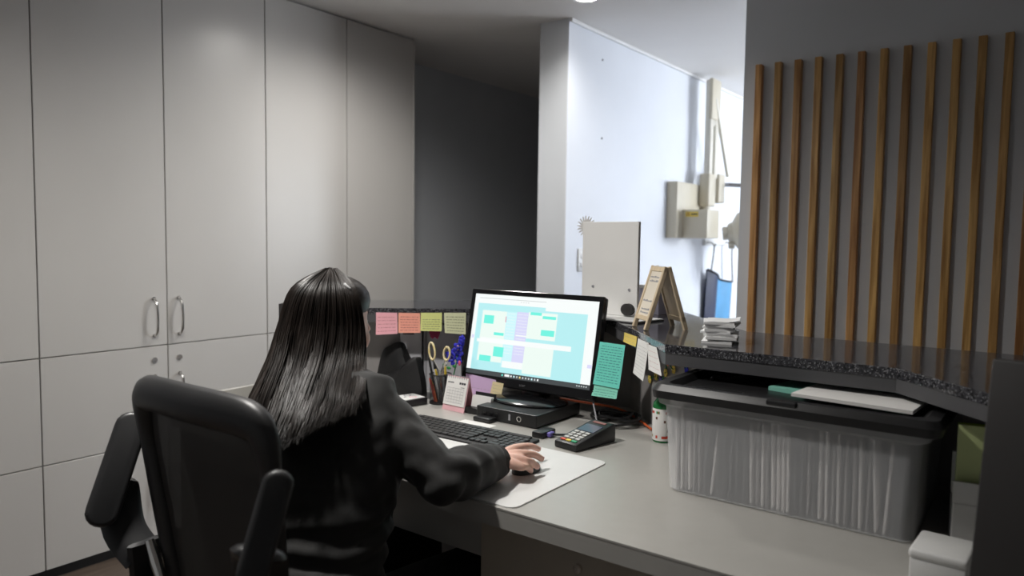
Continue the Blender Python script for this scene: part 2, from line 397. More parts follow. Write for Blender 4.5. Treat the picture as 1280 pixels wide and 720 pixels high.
t = thing('computer_monitor', 'black desktop monitor showing a teal appointment calendar', 'monitor', MB_)
SW, SH = .476, .268
part(t, 'housing', B().box((-.252, -.165, -.030), (.252, .149, -.004), .006, 3, mx=MFL).box((-.15, -.10, -.052), (.15, .09, -.028), .010, 3, mx=MFL), 'black', True)
bz = B()
for lo, hi in (((-.253, SH/2), (.253, .150)), ((-.253, -.163), (.253, -SH/2)), ((-.253, -SH/2), (-SW/2, SH/2)), ((SW/2, -SH/2), (.253, SH/2))):
    bz.box((*lo, -.008), (*hi, .004), .0012, 1, mx=MFL)
bezel = part(t, 'bezel', bz, 'black_gloss')
part(t, 'screen', B().box((-SW/2, -SH/2, -.006), (SW/2, SH/2, .0), mx=MFL), 'scr_teal')
names = ['scr_white', 'scr_cream', 'scr_green', 'scr_lilac', 'scr_cyan', 'scr_bar', 'scr_yellow', 'scr_grey', 'scr_red', 'scr_teal']
sc_ = B(); lev = [0]
def R_(u0, v0, u1, v1, n, lv=1):             # fractions of the screen, v measured down
    z = .0003*lv
    sc_.quad([MFL @ Vector((-SW/2+u*SW, SH/2-v*SH, z)) for u, v in ((u0, v0), (u0, v1), (u1, v1), (u1, v0))], names.index(n))
R_(0, 0, 1, .115, 'scr_white'); R_(0, .115, .035, .945, 'scr_white'); R_(.925, .115, 1, .945, 'scr_white'); R_(.60, .115, .93, .155, 'scr_white')
R_(0, .945, 1, 1, 'scr_bar')
R_(.08, .20, .29, .83, 'scr_cream'); R_(.29, .20, .375, .88, 'scr_cyan'); R_(.375, .19, .47, .80, 'scr_lilac'); R_(.47, .18, .70, .50, 'scr_cream'); R_(.47, .60, .70, .92, 'scr_cream')
R_(.09, .54, .83, .60, 'scr_white', 2); R_(.06, .56, .47, .60, 'scr_white', 2); R_(.30, .80, .47, .88, 'scr_white', 2)
for u0, v0, u1, v1 in ((.10, .26, .185, .365), (.20, .465, .285, .50), (.215, .64, .30, .76), (.10, .76, .20, .83), (.485, .18, .575, .215), (.585, .215, .69, .25), (.585, .38, .69, .45)): R_(u0, v0, u1, v1, 'scr_green', 3)
R_(.385, .47, .47, .485, 'scr_white', 3); R_(.055, .13, .085, .94, 'scr_teal', 2) if False else None
for i in range(14): R_(.385, .22+i*.037, .465, .222+i*.037+.002, 'scr_white', 3); R_(.30, .22+i*.037, .365, .222+i*.037+.002, 'scr_white', 3)
R_(.285, .26, .292, .33, 'scr_red', 4)
R_(.04, .045, .60, .052, 'scr_grey', 2)
for i in range(4): R_(.395+i*.02, .068, .402+i*.02, .078, 'scr_grey', 2)
R_(.962, .72, .995, .76, 'scr_lilac', 2); R_(.012, .52, .03, .56, 'scr_lilac', 2)
R_(.335, .958, .375, .985, 'scr_white', 2)
for i, c in enumerate(['scr_green', 'scr_white', 'scr_cyan', 'scr_grey', 'scr_yellow', 'scr_grey', 'scr_grey', 'scr_grey', 'scr_cyan', 'scr_grey', 'scr_white']):
    u = .31+i*.025 if i == 0 else .36+i*.024; R_(u, .962, u+.011, .984, c, 2)
for i in range(5): R_(.90+i*.017, .963, .908+i*.017, .980, 'scr_grey', 2)
part(t, 'screen_picture', sc_, names, fix=False)
text_part(bezel, 'brand_lettering', 'acer', .0135, 'chrome', MFL @ Matrix.Translation((-.003, -.150, .0042)))
part(t, 'stand_neck', B().box((1.925, 1.305, PCZ+.012), (1.965, 1.365, 1.0), .006, 2).box((1.90, 1.30, PCZ+.008), (1.97, 1.37, PCZ+.03), .006, 2), 'black_gloss', True, org=MB_)
part(t, 'stand_base', B().lathe([(0, 0), (.112, 0), (.115, .004), (.108, .009), (.05, .016), (0, .018)], 40, mx=Matrix.Translation((1.895-MB_.x, 1.335-MB_.y, 0)) @ Matrix.Diagonal((.85, 1.15, 1, 1))), 'black_gloss', True)
# mini pc under it
t = thing('mini_computer', 'flat black mini computer under the monitor stand', 'computer', (1.85, 1.305, ZD)); O = (1.85, 1.305, ZD)
part(t, 'case', B().box((1.742, 1.20, ZD+.002), (1.985, 1.425, PCZ), .003, 2), 'black', org=O)
part(t, 'power_button', B().lathe([(.006, 0), (.0085, 0), (.0085, .0015), (.006, .0015)], 20, mx=frame(Vector((1.7418, 1.262, ZD+.021))-Vector(O), (0, -1, 0), (0, 0, 1))), 'chrome', True)
part(t, 'front_port', B().box((1.7405, 1.294, ZD+.012), (1.744, 1.301, ZD+.030)), 'inkgrey', org=O)
for y in (1.385, 1.36, 1.34): part(t, 'front_port', B().box((1.741, y, ZD+.016), (1.744, y+.012, ZD+.026)), 'black_gloss', org=O)
# little black usb hub and dongle
tag(B().box((1.705, 1.345, ZD), (1.742, 1.41, ZD+.014), .004, 3).build('usb_hub', 'black', smooth=True, org=(1.72, 1.37, ZD)), 'small black plastic hub in front of the mini computer', 'hub')
t = thing('cable_adapter', 'black cable adapter with violet plug beside the card terminal', 'adapter', (1.70, 1.145, ZD))
part(t, 'body', B().box((-.035, -.018, 0), (.035, .018, .018), .004, 2), 'black', True)
M['violet'] = mat('violet_plastic', (.16, .13, .42), .4)
part(t, 'plug', B().box((-.012, -.030, .003), (.012, -.017, .015), .002, 1), 'violet')
tag(B().tube(bez([(1.70, 1.118, ZD+.009), (1.74, 1.09, ZD+.005), (1.82, 1.07, ZD+.004), (1.92, 1.06, ZD+.004)], 8), .0032, 8).build('black_lead', 'black', smooth=True, org=(1.70, 1.118, ZD)), 'short black lead running from the adapter', 'cable')

# ================================================================== keyboard
kp0 = onz(675, 547, .757); kp1 = onz(525, 517, .757)     # far edge right / left
ky = Vector((kp1.x-kp0.x, kp1.y-kp0.y, 0)).normalized(); kx = Vector((ky.y, -ky.x, 0))       # kx points away from the sitter
kc = (kp0+kp1)/2; kc.z = ZD; KL = (kp1-kp0).length; KD = .145
t = thing('keyboard', 'slim black keyboard with low black keys', 'keyboard', kc-kx*KD/2, math.atan2(kx.y, kx.x))
part(t, 'case', B().box((-KD/2, -KL/2, 0), (KD/2, KL/2, .008), .003, 2).box((KD/2-.02, -KL/2+.02, .0), (KD/2-.005, KL/2-.02, .013), .002, 1), 'black_matte', True)
M['key'] = mat('key_plastic', (.022, .022, .023), .45, var=.2)
kms = {}
pitch = (KL-.016)/22.6
def key(x, y, wk):
    wk = round(wk, 2)
    if wk not in kms:
        b = B().box((-.0078, -wk*pitch/2+.0012, 0), (.0078, wk*pitch/2-.0012, .0055), .0012, 1); o = part(t, 'key', b, 'key'); kms[wk] = o.data; o.location = (x, y, .0078)
    else: inst(t, 'key', kms[wk], (x, y, .0078))
rows = [[1]+['s.5']+[1]*4+['s.25']+[1]*4+['s.25']+[1]*4, [1]*13+[2], [1.5]+[1]*12+[1.5], [1.75]+[1]*11+[2.25], [2.25]+[1]*10+[2.75], [1.25, 1.25, 1.25, 6.25, 1.25, 1.25, 1.25, 1.25]]
for r, row in enumerate(rows):
    x = KD/2-.018-r*.0208; u = 0
    for kx_ in row:
        if isinstance(kx_, str): u += float(kx_[1:]); continue
        key(x, KL/2-.008-(u+kx_/2)*pitch, kx_); u += kx_
    if r in (0, 1, 2):
        for c in range(3): key(x, KL/2-.008-(15.25+c+.5)*pitch, 1)
    if r == 4: key(x, KL/2-.008-(16.75)*pitch, 1)
    if r == 5:
        for c in range(3): key(x, KL/2-.008-(15.25+c+.5)*pitch, 1)
    if r > 0:
        for c in range(4):
            if r == 5 and c == 1: continue
            key(x, KL/2-.008-(18.55+c+.5)*pitch if not (r == 5 and c == 0) else KL/2-.008-(18.55+1)*pitch, 2 if (r == 5 and c == 0) else 1)

# ================================================================== mouse pad, mouse
t_ = [onz(752, 578.5, ZD+.002), onz(646, 637, ZD+.002)]
pc_ = (1.187, .872); far = 1.592
t = tag(B().prism([(1.189, .872), (far, .878), (far+.006, 1.565), (1.189, 1.56)], ZD, ZD+.003, .022, 4, vert_only=True).build('mouse_pad', 'white', org=(1.39, 1.2, ZD)), 'large white desk pad under the keyboard and hand', 'mouse pad')
MZ = ZD+.003
t = thing('computer_mouse', 'dark computer mouse under the woman\'s right hand', 'mouse', (1.405, .995, MZ), math.radians(-4))
def mouse_fn(u, v):
    th = u*2*PI; r = math.sin(v*PI/2)**.7
    return Vector((math.cos(th)*.043*r, math.sin(th)*.027*r, .004+.019*math.cos(v*PI/2)**.8*(1-.18*math.cos(th)*r)))
mb = B().grid(lambda v, u: mouse_fn(u, v), 8, 24, wrap=True).lathe([(0, 0), (.027, 0), (.027, .004)], 24, mx=Matrix.Diagonal((.043/.027, 1, 1, 1)))
part(t, 'shell', mb, 'black', True)
part(t, 'scroll_wheel', B().cyl((.024, -.0025, .0175), (.024, .0025, .0175), .006, n=14), 'inkgrey', True)

# ================================================================== card terminal
tp = [onz(694, 559, ZD), onz(722, 566, ZD), onz(757, 553, ZD)]
ta = (tp[2]-tp[1]); ta.z = 0; TL = .165; tx = Vector((.985, -.17, 0)).normalized(); ty = Vector((-tx.y, tx.x, 0)); TW = .078
t = thing('card_terminal', 'black card payment terminal with white keys beside the desk pad', 'card terminal', Vector((1.622, 1.025, ZD)), math.atan2(tx.y, tx.x))
def wedge(x): return .020+.026*(x/TL)
b = B(); pr = [(0, 0), (TL, 0), (TL, .048), (TL*.93, .050), (TL*.62, .040), (0, .019)]
tb = bmesh.new(); va = [tb.verts.new((x, -TW/2, z)) for x, z in pr]; vb = [tb.verts.new((x, TW/2, z)) for x, z in pr]; tb.faces.new(va); tb.faces.new(vb[::-1])
for i in range(6): tb.faces.new((va[i], vb[i], vb[(i+1) % 6], va[(i+1) % 6]))
bmesh.ops.recalc_face_normals(tb, faces=tb.faces[:]); bmesh.ops.bevel(tb, geom=tb.edges[:], offset=.0045, segments=2, affect='EDGES', profile=.5); b._merge(tb)
part(t, 'case', b, 'black', True)
sl = math.atan2(.021, TL*.62); TM = Matrix.Translation((0, 0, .019)) @ Matrix.Rotation(-sl, 4, 'Y')
M['lcd'] = mat('dark_blue_display', (.05, .06, .095), .15, var=.1)
part(t, 'display', B().box((.082, -.029, -.002), (.126, .029, .0012), .001, 1, mx=TM), 'lcd')
M['red'] = mat('red_plastic', (.60, .07, .035), .45); M['yellow'] = mat('yellow_plastic', (.75, .55, .06), .45); M['green'] = mat('green_plastic', (.03, .35, .16), .45); M['keywhite'] = mat('pale_key', (.55, .55, .53), .45)
for r in range(4):
    for c in range(3):
        part(t, 'number_key', B().box((.026+r*.0135, -.0265+c*.019, 0), (.0345+r*.0135, -.0115+c*.019, .003), .0006, 1, mx=TM), 'keywhite')
for c, n in enumerate(('green', 'yellow', 'red')): part(t, 'function_key', B().box((.0115, -.0275+c*.019, 0), (.0195, -.0105+c*.019, .003), .0006, 1, mx=TM), n)
M['label_red'] = mat('reddish_print', (.25, .10, .09), .5)
part(t, 'printed_strip', B().box((.140, -.022, -.001), (.150, .022, .0010), mx=TM), 'label_red')
tlp = [onx(757, 545, 1.79), onx(748, 534, 1.835), onx(744, 516, 1.87), onx(741, 499, 1.915), onx(741, 484, 1.945)]
tag(B().tube(bez(tlp, 8), .0026, 8).build('terminal_lead', 'inkgrey', smooth=True, org=tlp[0]), 'thin grey lead rising behind the card terminal', 'cable')
# coiled black cables, orange cable
cb = B(); pts = []
for i in range(140):
    a = i*.22; r = .055+.012*math.sin(i*.31); pts.append((1.955+r*1.0*math.cos(a), 1.055+r*1.15*math.sin(a), ZD+.005+.0002*i+.003*math.sin(i*.7)))
cb.tube(pts, .0042, 6); tag(cb.build('coiled_cable', 'black', smooth=True, org=(1.955, 1.055, ZD)), 'coil of black cable on the desk behind the card terminal', 'cable')
M['orange'] = mat('orange_rubber', (.62, .12, .035), .45)
op = [onz(x, y, z) for x, y, z in ((700, 498, ZD+.05), (737, 504, ZD+.045), (770, 510, ZD+.035), (793, 521, ZD+.018), (815, 537, ZD+.005))]
tag(B().tube(bez(op, 8), .0036, 8).build('orange_cable', 'orange', smooth=True, org=op[-1]), 'orange cable curving over the black coil', 'cable')

# ================================================================== desk calendar
ca, cb_ = Vector((1.762, 1.586, ZD)), Vector((1.757, 1.490, ZD)); cy = (ca-cb_).normalized(); cx = Vector((cy.y, -cy.x, 0)); CWd = (ca-cb_).length
t = thing('desk_calendar', 'white flip calendar on a pink card easel', 'calendar', (ca+cb_)/2, math.atan2(cx.y, cx.x))
M['pink'] = mat('pink_card', (.78, .46, .50), .6)
H_ = .108; LN = .028
part(t, 'easel', B().slab([(0, CWd/2, 0), (0, -CWd/2, 0), (LN, -CWd/2, H_), (LN, CWd/2, H_)], .002).slab([(2*LN, -CWd/2, 0), (2*LN, CWd/2, 0), (LN, CWd/2, H_), (LN, -CWd/2, H_)], .002).box((0, -CWd/2, 0), (2*LN, CWd/2, .002)), 'pink')
def cal(u, v, o=.0012): return Vector((LN*v-o, CWd/2-u*CWd, H_*v))
part(t, 'pages', B().slab([cal(.02, .17, .0035), cal(.98, .17, .0035), cal(.98, .985, .0035), cal(.02, .985, .0035)], .003), 'paper')
pb = B()
def cl(u0, v0, u1, v1): pb.quad([cal(u0, v0, .0042), cal(u1, v0, .0042), cal(u1, v1, .0042), cal(u0, v1, .0042)])
for i in range(7): cl(.12+i*.123, .25, .126+i*.123, .66)
for i in range(6): cl(.12, .25+i*.082, .864, .257+i*.082)
part(t, 'date_grid', pb, 'inkgrey', fix=False)
nb = B()
def cl2(u0, v0, u1, v1): nb.quad([cal(u0, v0, .0043), cal(u1, v0, .0043), cal(u1, v1, .0043), cal(u0, v1, .0043)])
for u0, u1 in ((.10, .15), (.17, .22), (.24, .29), (.31, .36)): cl2(u0, .80, u1, .835)
for u0, u1 in ((.62, .70), (.72, .80), (.82, .90)): cl2(u0, .79, u1, .85)
cl2(.72, .70, .88, .712)
part(t, 'heading_print', nb, 'ink', fix=False)
rb = B()
for i in range(9):
    y = CWd/2-(.1+i*.1)*CWd; rb.tube([(LN+.006*math.cos(a), y, H_-.003+.006*math.sin(a)) for a in [j*PI/5 for j in range(10)]], .0010, 5, closed=True)
part(t, 'spiral_rings', rb, 'inkgrey')

# card holder
t = thing('card_holder', 'black card holder with a stack of white cards beside the calendar', 'card holder', (1.80, 1.448, ZD), math.radians(2))
part(t, 'holder', B().box((-.035, -.048, 0), (.03, .048, .020), .003, 2).slab([(.012, -.040, .018), (.012, .040, .018), (.020, .040, .062), (.020, -.040, .062)], .003), 'black', True)
for i in range(4): part(t, 'card', B().slab([(-.012+i*.004, .037, .018), (-.012+i*.004, -.037, .018), (-.004+i*.004, -.037, .054), (-.004+i*.004, .037, .054)], .0012), 'paper')
# strip of white paper behind the keyboard
tag(B().box((1.662, 1.315, ZD), (1.70, 1.435, ZD+.001)).build('paper_slip', 'paper', org=(1.68, 1.375, ZD)), 'white paper slip lying behind the keyboard', 'paper')

# ================================================================== pen cup with pens, scissors, flower
CUP = Vector((1.822, 1.648, ZD))
t = thing('pen_cup', 'black wire mesh pen cup beside the calendar', 'pen cup', CUP)
mm = bpy.data.materials.new('black_wire_mesh'); mm.use_nodes = True; nt = mm.node_tree; b_ = nt.nodes['Principled BSDF']; b_.inputs['Base Color'].default_value = (.02, .02, .02, 1); b_.inputs['Roughness'].default_value = .4; b_.inputs['Metallic'].default_value = .5
tc = nt.nodes.new('ShaderNodeTexCoord'); ck = nt.nodes.new('ShaderNodeTexChecker'); ck.inputs['Scale'].default_value = 700; ck.inputs[1].default_value = (1, 1, 1, 1); ck.inputs[2].default_value = (.15, .15, .15, 1)
nt.links.new(tc.outputs['Object'], ck.inputs['Vector']); nt.links.new(ck.outputs['Fac'], b_.inputs['Alpha'])
M['wiremesh'] = mm
part(t, 'mesh_wall', B().lathe([(.036, .004), (.036, .098)], 32), 'wiremesh', True)
part(t, 'base_plate', B().lathe([(0, 0), (.037, 0), (.037, .005), (0, .005)], 32), 'black', True)
part(t, 'rim', B().tube([(.0365*math.cos(a), .0365*math.sin(a), .098) for a in [i*PI/16 for i in range(32)]], .0022, 6, closed=True), 'black', True)
def pen(dx, dy, lx, ly, h, m, lab, cap='black'):
    o = CUP+Vector((dx, dy, .006)); e = CUP+Vector((lx, ly, h)); t = thing('pen', lab, 'pen', o)
    part(t, 'barrel', B().cyl((0, 0, 0), (e-o)*.82, .004, n=10), m, True); part(t, 'cap', B().cyl((e-o)*.8, e-o, .0046, .003, n=10), cap, True)
pen(-.012, .012, -.028, .022, .085, 'red', 'short red pen in the mesh pen cup', 'red'); pen(-.016, .002, -.012, .03, .075, 'orange', 'short orange pencil in the mesh pen cup', 'yellow')
pen(.0, .015, -.02, .034, .150, 'black', 'tall black pen with black cap in the mesh pen cup'); pen(.01, .0, -.030, -.005, .118, 'inkgrey', 'grey pen with a yellow cap in the mesh pen cup', 'yellow')
pen(.015, -.012, -.005, -.026, .125, 'black', 'black pen with a bright yellow cap at the calendar side of the pen cup', 'yellow'); pen(.012, .018, .0, .03, .138, 'white', 'white pen standing behind the black pen in the cup', 'black')
t = thing('scissors', 'scissors with cream and yellow loop handles in the pen cup', 'scissors', CUP+Vector((.004, 0, .008)))
sp = [onx(x, y, 1.815)-t.location for x, y in ((540, 439), (558.5, 442))]
M['yhandle'] = mat('pale_yellow_handle', (.78, .60, .22), .4, col2=(.80, .72, .50), var=.05, scale=60)
for i, (c, rx, rz_, tl) in enumerate(((sp[0], .013, .029, -.16), (sp[1], .0135, .022, .12))):
    h = part(t, 'handle', B().tube([c+Vector((0, -math.cos(a)*rx*math.cos(tl)-math.sin(a)*rz_*math.sin(tl), math.sin(a)*rz_*math.cos(tl)-math.cos(a)*rx*math.sin(tl))) for a in [k*PI/14 for k in range(28)]], .0036, 8, closed=True), 'yhandle', True)
for i, c in enumerate(sp):
    lo = Vector((0, .008 if i else -.006, 0)); part(t, 'blade', B().tube([c+Vector((0, .004 if i else -.006, -.026 if i else -.030)), Vector((0, .001, .085)), lo], [(.0055, .0012), (.007, .0012), (.001, .0008)], 6, ref=(0, 1, 0)), 'chrome')
part(t, 'pivot', B().cyl((-.003, .001, .085), (.003, .001, .085), .004, n=10), 'chrome', True)
M['blue'] = mat('blue_felt', (.025, .025, .42), .8, var=.3, scale=60); M['leaf'] = mat('green_felt', (.02, .20, .05), .8, var=.3, scale=60); M['pinkfelt'] = mat('pink_felt', (.72, .10, .22), .8); M['peach'] = mat('peach_felt', (.72, .42, .34), .8)
fb = onx(567, 462, 1.83); t = thing('felt_flower_ornament', 'blue felt flower ornament with green leaves in the pen cup', 'ornament', CUP+Vector((.018, -.018, .012)))
part(t, 'stem', B().tube([(0, 0, 0), onx(571, 452, 1.835)-t.location, onx(574, 425, 1.84)-t.location], .0022, 6), 'leaf', True)
rr = random.Random(3)
for px, py, s in ((560, 443, .010), (564, 449, .011), (571, 446, .012), (567, 440, .011), (575, 441, .012), (570, 434, .012), (576, 432, .012), (577, 424, .010), (566, 453, .009), (574, 451, .010)):
    c = onx(px, py, 1.83+rr.uniform(-.01, .012))-t.location
    for k in range(5):
        a = k*2*PI/5+rr.random(); part(t, 'petal', B().ell(c+Vector((rr.uniform(-.003, .003), math.cos(a)*s*.7, math.sin(a)*s*.7)), (s*.35, s*.55, s*.55), n=8), 'blue', True)
part(t, 'petal', B().ell(onx(578, 426, 1.838)-t.location, (.005, .0085, .020), n=10), 'blue', True)
for px, py in ((561, 460), (568, 458), (556, 456)): part(t, 'leaf', B().ell(onx(px, py, 1.825)-t.location, (.004, .010, .005), n=8), 'leaf', True)
part(t, 'pink_bud', B().ell(onx(574.5, 454, 1.822)-t.location, (.004, .005, .009), n=8), 'pinkfelt', True)
part(t, 'peach_bud', B().ell(onx(572, 434.5, 1.822)-t.location, (.003, .006, .009), n=8), 'peach', True)
M['maroon'] = mat('maroon_ribbon', (.26, .012, .06), .6)

# ================================================================== items on the far left of the desk
t = thing('desk_device', 'small black desk device with a pale printed top beside the pen cup', 'device', (1.742, 1.712, ZD), math.radians(-12))
part(t, 'case', B().box((-.045, -.04, 0), (.045, .04, .024), .004, 2), 'black', True)
dv = part(t, 'top_plate', B().box((-.040, -.036, .023), (.038, .036, .0265), .003, 2), 'white', True)
for y, m in ((-.017, 'pink'), (.017, 'inkgrey')): part(dv, 'printed_ring', B().lathe([(.009, .0266), (.013, .0266), (.013, .0269), (.009, .0269)], 20, mx=Matrix.Translation((.002, y, 0))), m)
part(dv, 'printed_dot', B().box((-.022, -.004, .0266), (-.016, .004, .0269)), 'ink')
def bag(name, label, px, X, th, m, bulge):
    pts = [onx(x, y, X) for x, y in px]
    for p in pts: p.z = max(p.z, ZD+.0005)
    c = sum(pts, Vector())/len(pts); o = Vector((c.x, c.y, ZD))
    b = B(); n = len(pts); fr = bez(pts+[pts[0]], 5)[:-1]; k = len(fr)
    rings = []
    for i, (s, dx) in enumerate(((.0, -bulge), (.45, -bulge*.9), (.8, -bulge*.5), (1, 0), (.97, th), (.0, th+.01))):
        rings.append([b.bm.verts.new(c+(p-c)*s+Vector((dx, 0, 0))-o) if s > 0 else None for p in fr] if s > 0 else b.bm.verts.new(c+Vector((dx, 0, 0))-o))
    for a, d in zip(rings, rings[1:]):
        for j in range(k):
            if not isinstance(a, list): b.bm.faces.new((a, d[j], d[(j+1) % k]))
            elif not isinstance(d, list): b.bm.faces.new((a[j], a[(j+1) % k], d))
            else: b.bm.faces.new((a[j], a[(j+1) % k], d[(j+1) % k], d[j]))
    return tag(b.build(name, m, smooth=True, org=None), label, 'bag'), o
M['blackcloth'] = mat('black_soft_leather', (.010, .010, .011), .5, var=.2, bump=.2, bscale=120)
o, l = bag('black_bag', 'slouched black bag behind the small desk device', [(455, 500), (462, 482), (478, 471), (500, 460), (512, 449), (519, 447), (522, 458), (526, 478), (527, 498), (518, 505), (485, 508)], 1.80, .028, 'blackcloth', .03); o.location = l
o, l = bag('black_pouch', 'upright black pouch leaning behind the slouched black bag', [(470, 470), (478, 440), (487, 432), (499, 428), (504, 445), (510, 468), (505, 490), (475, 495)], 1.86, .045, 'blackcloth', .02); o.location = l
# upright grey document boxes against the board
M['greyplastic'] = mat('grey_plastic', (.50, .50, .53), .5, var=.03)
bdv = Vector((pin[1][0]-pin[0][0], pin[1][1]-pin[0][1], 0)).normalized(); bno = Vector((-bdv.y, bdv.x, 0)); ba_ = math.atan2(bno.y, bno.x)
def docbox(pxa, pxb, label, h, off):
    A_, C_ = [onpl(x, 450, Vector((*pin[0], 1))-bno*off, bno) for x in (pxa, pxb)]; c = (A_+C_)/2; hw = (A_-C_).length/2
    t = thing('document_box', label, 'document box', (c.x, c.y, ZD), ba_)
    part(t, 'body', B().box((0, -hw, 0), (off-.004, hw, h), .002, 1), 'greyplastic'); return t, hw
t, hw = docbox(500, 527, 'narrow grey upright document box behind the black pouch', .244, .05)
part(t, 'spine_label', B().box((-.001, -hw*.3, .205), (.001, hw*.75, .214)), 'ink')
t, hw = docbox(529, 577, 'wide grey upright document box behind the pen cup', .240, .03)
part(t, 'spine_edge', B().box((-.001, hw*.80, .01), (.001, hw*.9, .23)), 'inkgrey')

# ================================================================== notes
def note(name, label, corners, m, lines, ink='inkgrey', cat='note', plane=None, th=.0008, group=None, band=None, lt=.010, top=.12):
    """corners: top-left, top-right, bottom-right, bottom-left (world)"""
    tl, tr, br, bl = [Vector(c) for c in corners]; o = (bl+br)/2
    t = thing(name, label, cat, o, 0, group)
    if (tr-tl).cross(bl-tl).dot(CAM-tl) < 0: pass
    n = (bl-tl).cross(tr-tl).normalized()
    if n.dot(CAM-tl) < 0: n = -n
    def P(u, v, k=0): return (tl*(1-u)+tr*u)*(1-v)+(bl*(1-u)+br*u)*v+n*k-o
    cols = 6
    def fn(i, j):
        return P(i, j, .0 + .004*(max(0, j-.35)**2)*(1+.3*math.sin(3*i)))
    b = B(); f1 = [[b.bm.verts.new(fn(i/4, j/6)) for j in range(7)] for i in range(5)]; f2 = [[b.bm.verts.new(fn(i/4, j/6)-n*th) for j in range(7)] for i in range(5)]
    for i in range(4):
        for j in range(6):
            b.bm.faces.new((f1[i][j], f1[i+1][j], f1[i+1][j+1], f1[i][j+1])); b.bm.faces.new((f2[i][j], f2[i][j+1], f2[i+1][j+1], f2[i+1][j]))
    for i in range(4):
        for j in (0, 6): b.bm.faces.new((f1[i][j], f1[i+1][j], f2[i+1][j], f2[i][j]))
    for j in range(6):
        for i in (0, 4): b.bm.faces.new((f1[i][j], f1[i][j+1], f2[i][j+1], f2[i][j]))
    part(t, 'sheet', b, m, True)
    if band:
        q = B(); q.quad([fn(.0, .0)+n*.0003, fn(1, .0)+n*.0003, fn(1, .2)+n*.0003, fn(0, .2)+n*.0003]); part(t, 'shaded_band', q, band, fix=False)
    if lines:
        q = B(); r2 = random.Random(len(label)*7)
        for i in range(lines):
            v = top+(i+.5)*(.92-top)/lines; u = .08+r2.uniform(0, .04)
            while u < .88:
                w_ = r2.uniform(.04, .14); u1 = min(u+w_, .92)
                q.quad([fn(u, v)+n*.0005, fn(u1, v)+n*.0005, fn(u1, v+lt)+n*.0005, fn(u, v+lt)+n*.0005]); u = u1+r2.uniform(.015, .05)
        part(t, 'handwriting', q, ink, fix=False)
    return t
def notemat(n, c): M[n] = mat(n, c, .65, var=.03, scale=25); return n
notemat('n_pink', (.88, .44, .50)); notemat('n_salmon', (.92, .40, .30)); notemat('n_lime', (.74, .78, .29)); notemat('n_pale', (.74, .76, .50)); notemat('n_teal', (.17, .74, .62)); notemat('n_teal2', (.27, .74, .58))
notemat('n_yellow', (.75, .57, .12)); notemat('n_purple', (.60, .44, .66)); notemat('n_cream', (.72, .62, .36)); M['n_ink_red'] = mat('n_ink_red', (.50, .16, .16), .7); M['n_ink_green'] = mat('n_ink_green', (.28, .30, .16), .7); M['n_ink_teal'] = mat('n_ink_teal', (.03, .20, .20), .7)
gd = Vector((inner[1][0]-inner[0][0], inner[1][1]-inner[0][1], 0)).normalized(); gn = Vector((gd.y, -gd.x, 0)); gp = Vector((inner[0][0], inner[0][1], 1))+gn*.0025
if gn.dot(CAM-gp) < 0: gn = -gn; gp = Vector((inner[0][0], inner[0][1], 1))+gn*.0025
def gnote(px): return [onpl(x, y, gp, gn) for x, y in px]
note('sticky_note', 'pink sticky note hanging under the granite edge beside the woman\'s face', gnote([(470, 390.5), (496.5, 391), (497, 417), (470, 418.5)]), 'n_pink', 5, 'n_ink_red', group='paper notes under the granite edge', lt=.02)
note('sticky_note', 'salmon sticky note hanging between the pink and lime notes', gnote([(498, 391), (525, 391.5), (525.5, 416), (498, 416)]), 'n_salmon', 6, 'n_ink_red', group='paper notes under the granite edge', lt=.03)
note('sticky_note', 'lime green sticky note hanging under the granite edge', gnote([(526, 391), (552.5, 391), (552, 414), (525.5, 413.5)]), 'n_lime', 5, 'n_ink_green', group='paper notes under the granite edge', lt=.03, top=.3)
note('paper_note', 'pale green lined note hanging beside the monitor', gnote([(555, 391), (582.5, 391), (582, 418), (556, 416)]), 'n_pale', 6, 'n_ink_green', group='paper notes under the granite edge', lt=.03)
# maroon ribbon bow fixed behind the lime note
rp = [onpl(x, y, gp-gn*.02, gn) for x, y in ((536, 413), (551, 413), (549, 420), (547, 424), (543.5, 421), (541, 423.5), (538, 421))]
tag(B().slab([p-rp[0] for p in rp], .004).build('ribbon_tab', 'maroon', org=None), 'maroon ribbon tab hanging below the lime note', 'ribbon').location = rp[0]
# notes on the monitor (fixed on the bezel, overhanging it)
mz = .0052
def mnote(px, z=mz): return [onpl(x, y, MC+(mrt.cross(mup))*z, mrt.cross(mup)) for x, y in px]
note('reminder_note', 'tall teal note covered in writing stuck to the monitor edge', mnote([(750, 427), (781.5, 431.5), (774, 486.5), (741.5, 480)]), 'n_teal', 14, 'n_ink_teal', lt=.012, top=.05)
note('reminder_note', 'short pale teal note below the tall teal note', mnote([(742, 480.5), (772.5, 486.5), (770.5, 499), (739.5, 494.5)], .0035), 'n_teal2', 3, 'n_ink_teal', lt=.03, top=.2)
note('reminder_note', 'lilac note hanging below the screen behind the card holder', mnote([(582.5, 466.5), (620, 475), (619, 512), (580, 505)], .0046), 'n_purple', 3, 'inkgrey', lt=.008, top=.3)
note('reminder_note', 'small cream note overlapping the lilac note', mnote([(616, 476.5), (629.5, 479.5), (626.5, 495), (613, 491.5)], .0058), 'n_cream', 3, 'inkgrey', lt=.02)
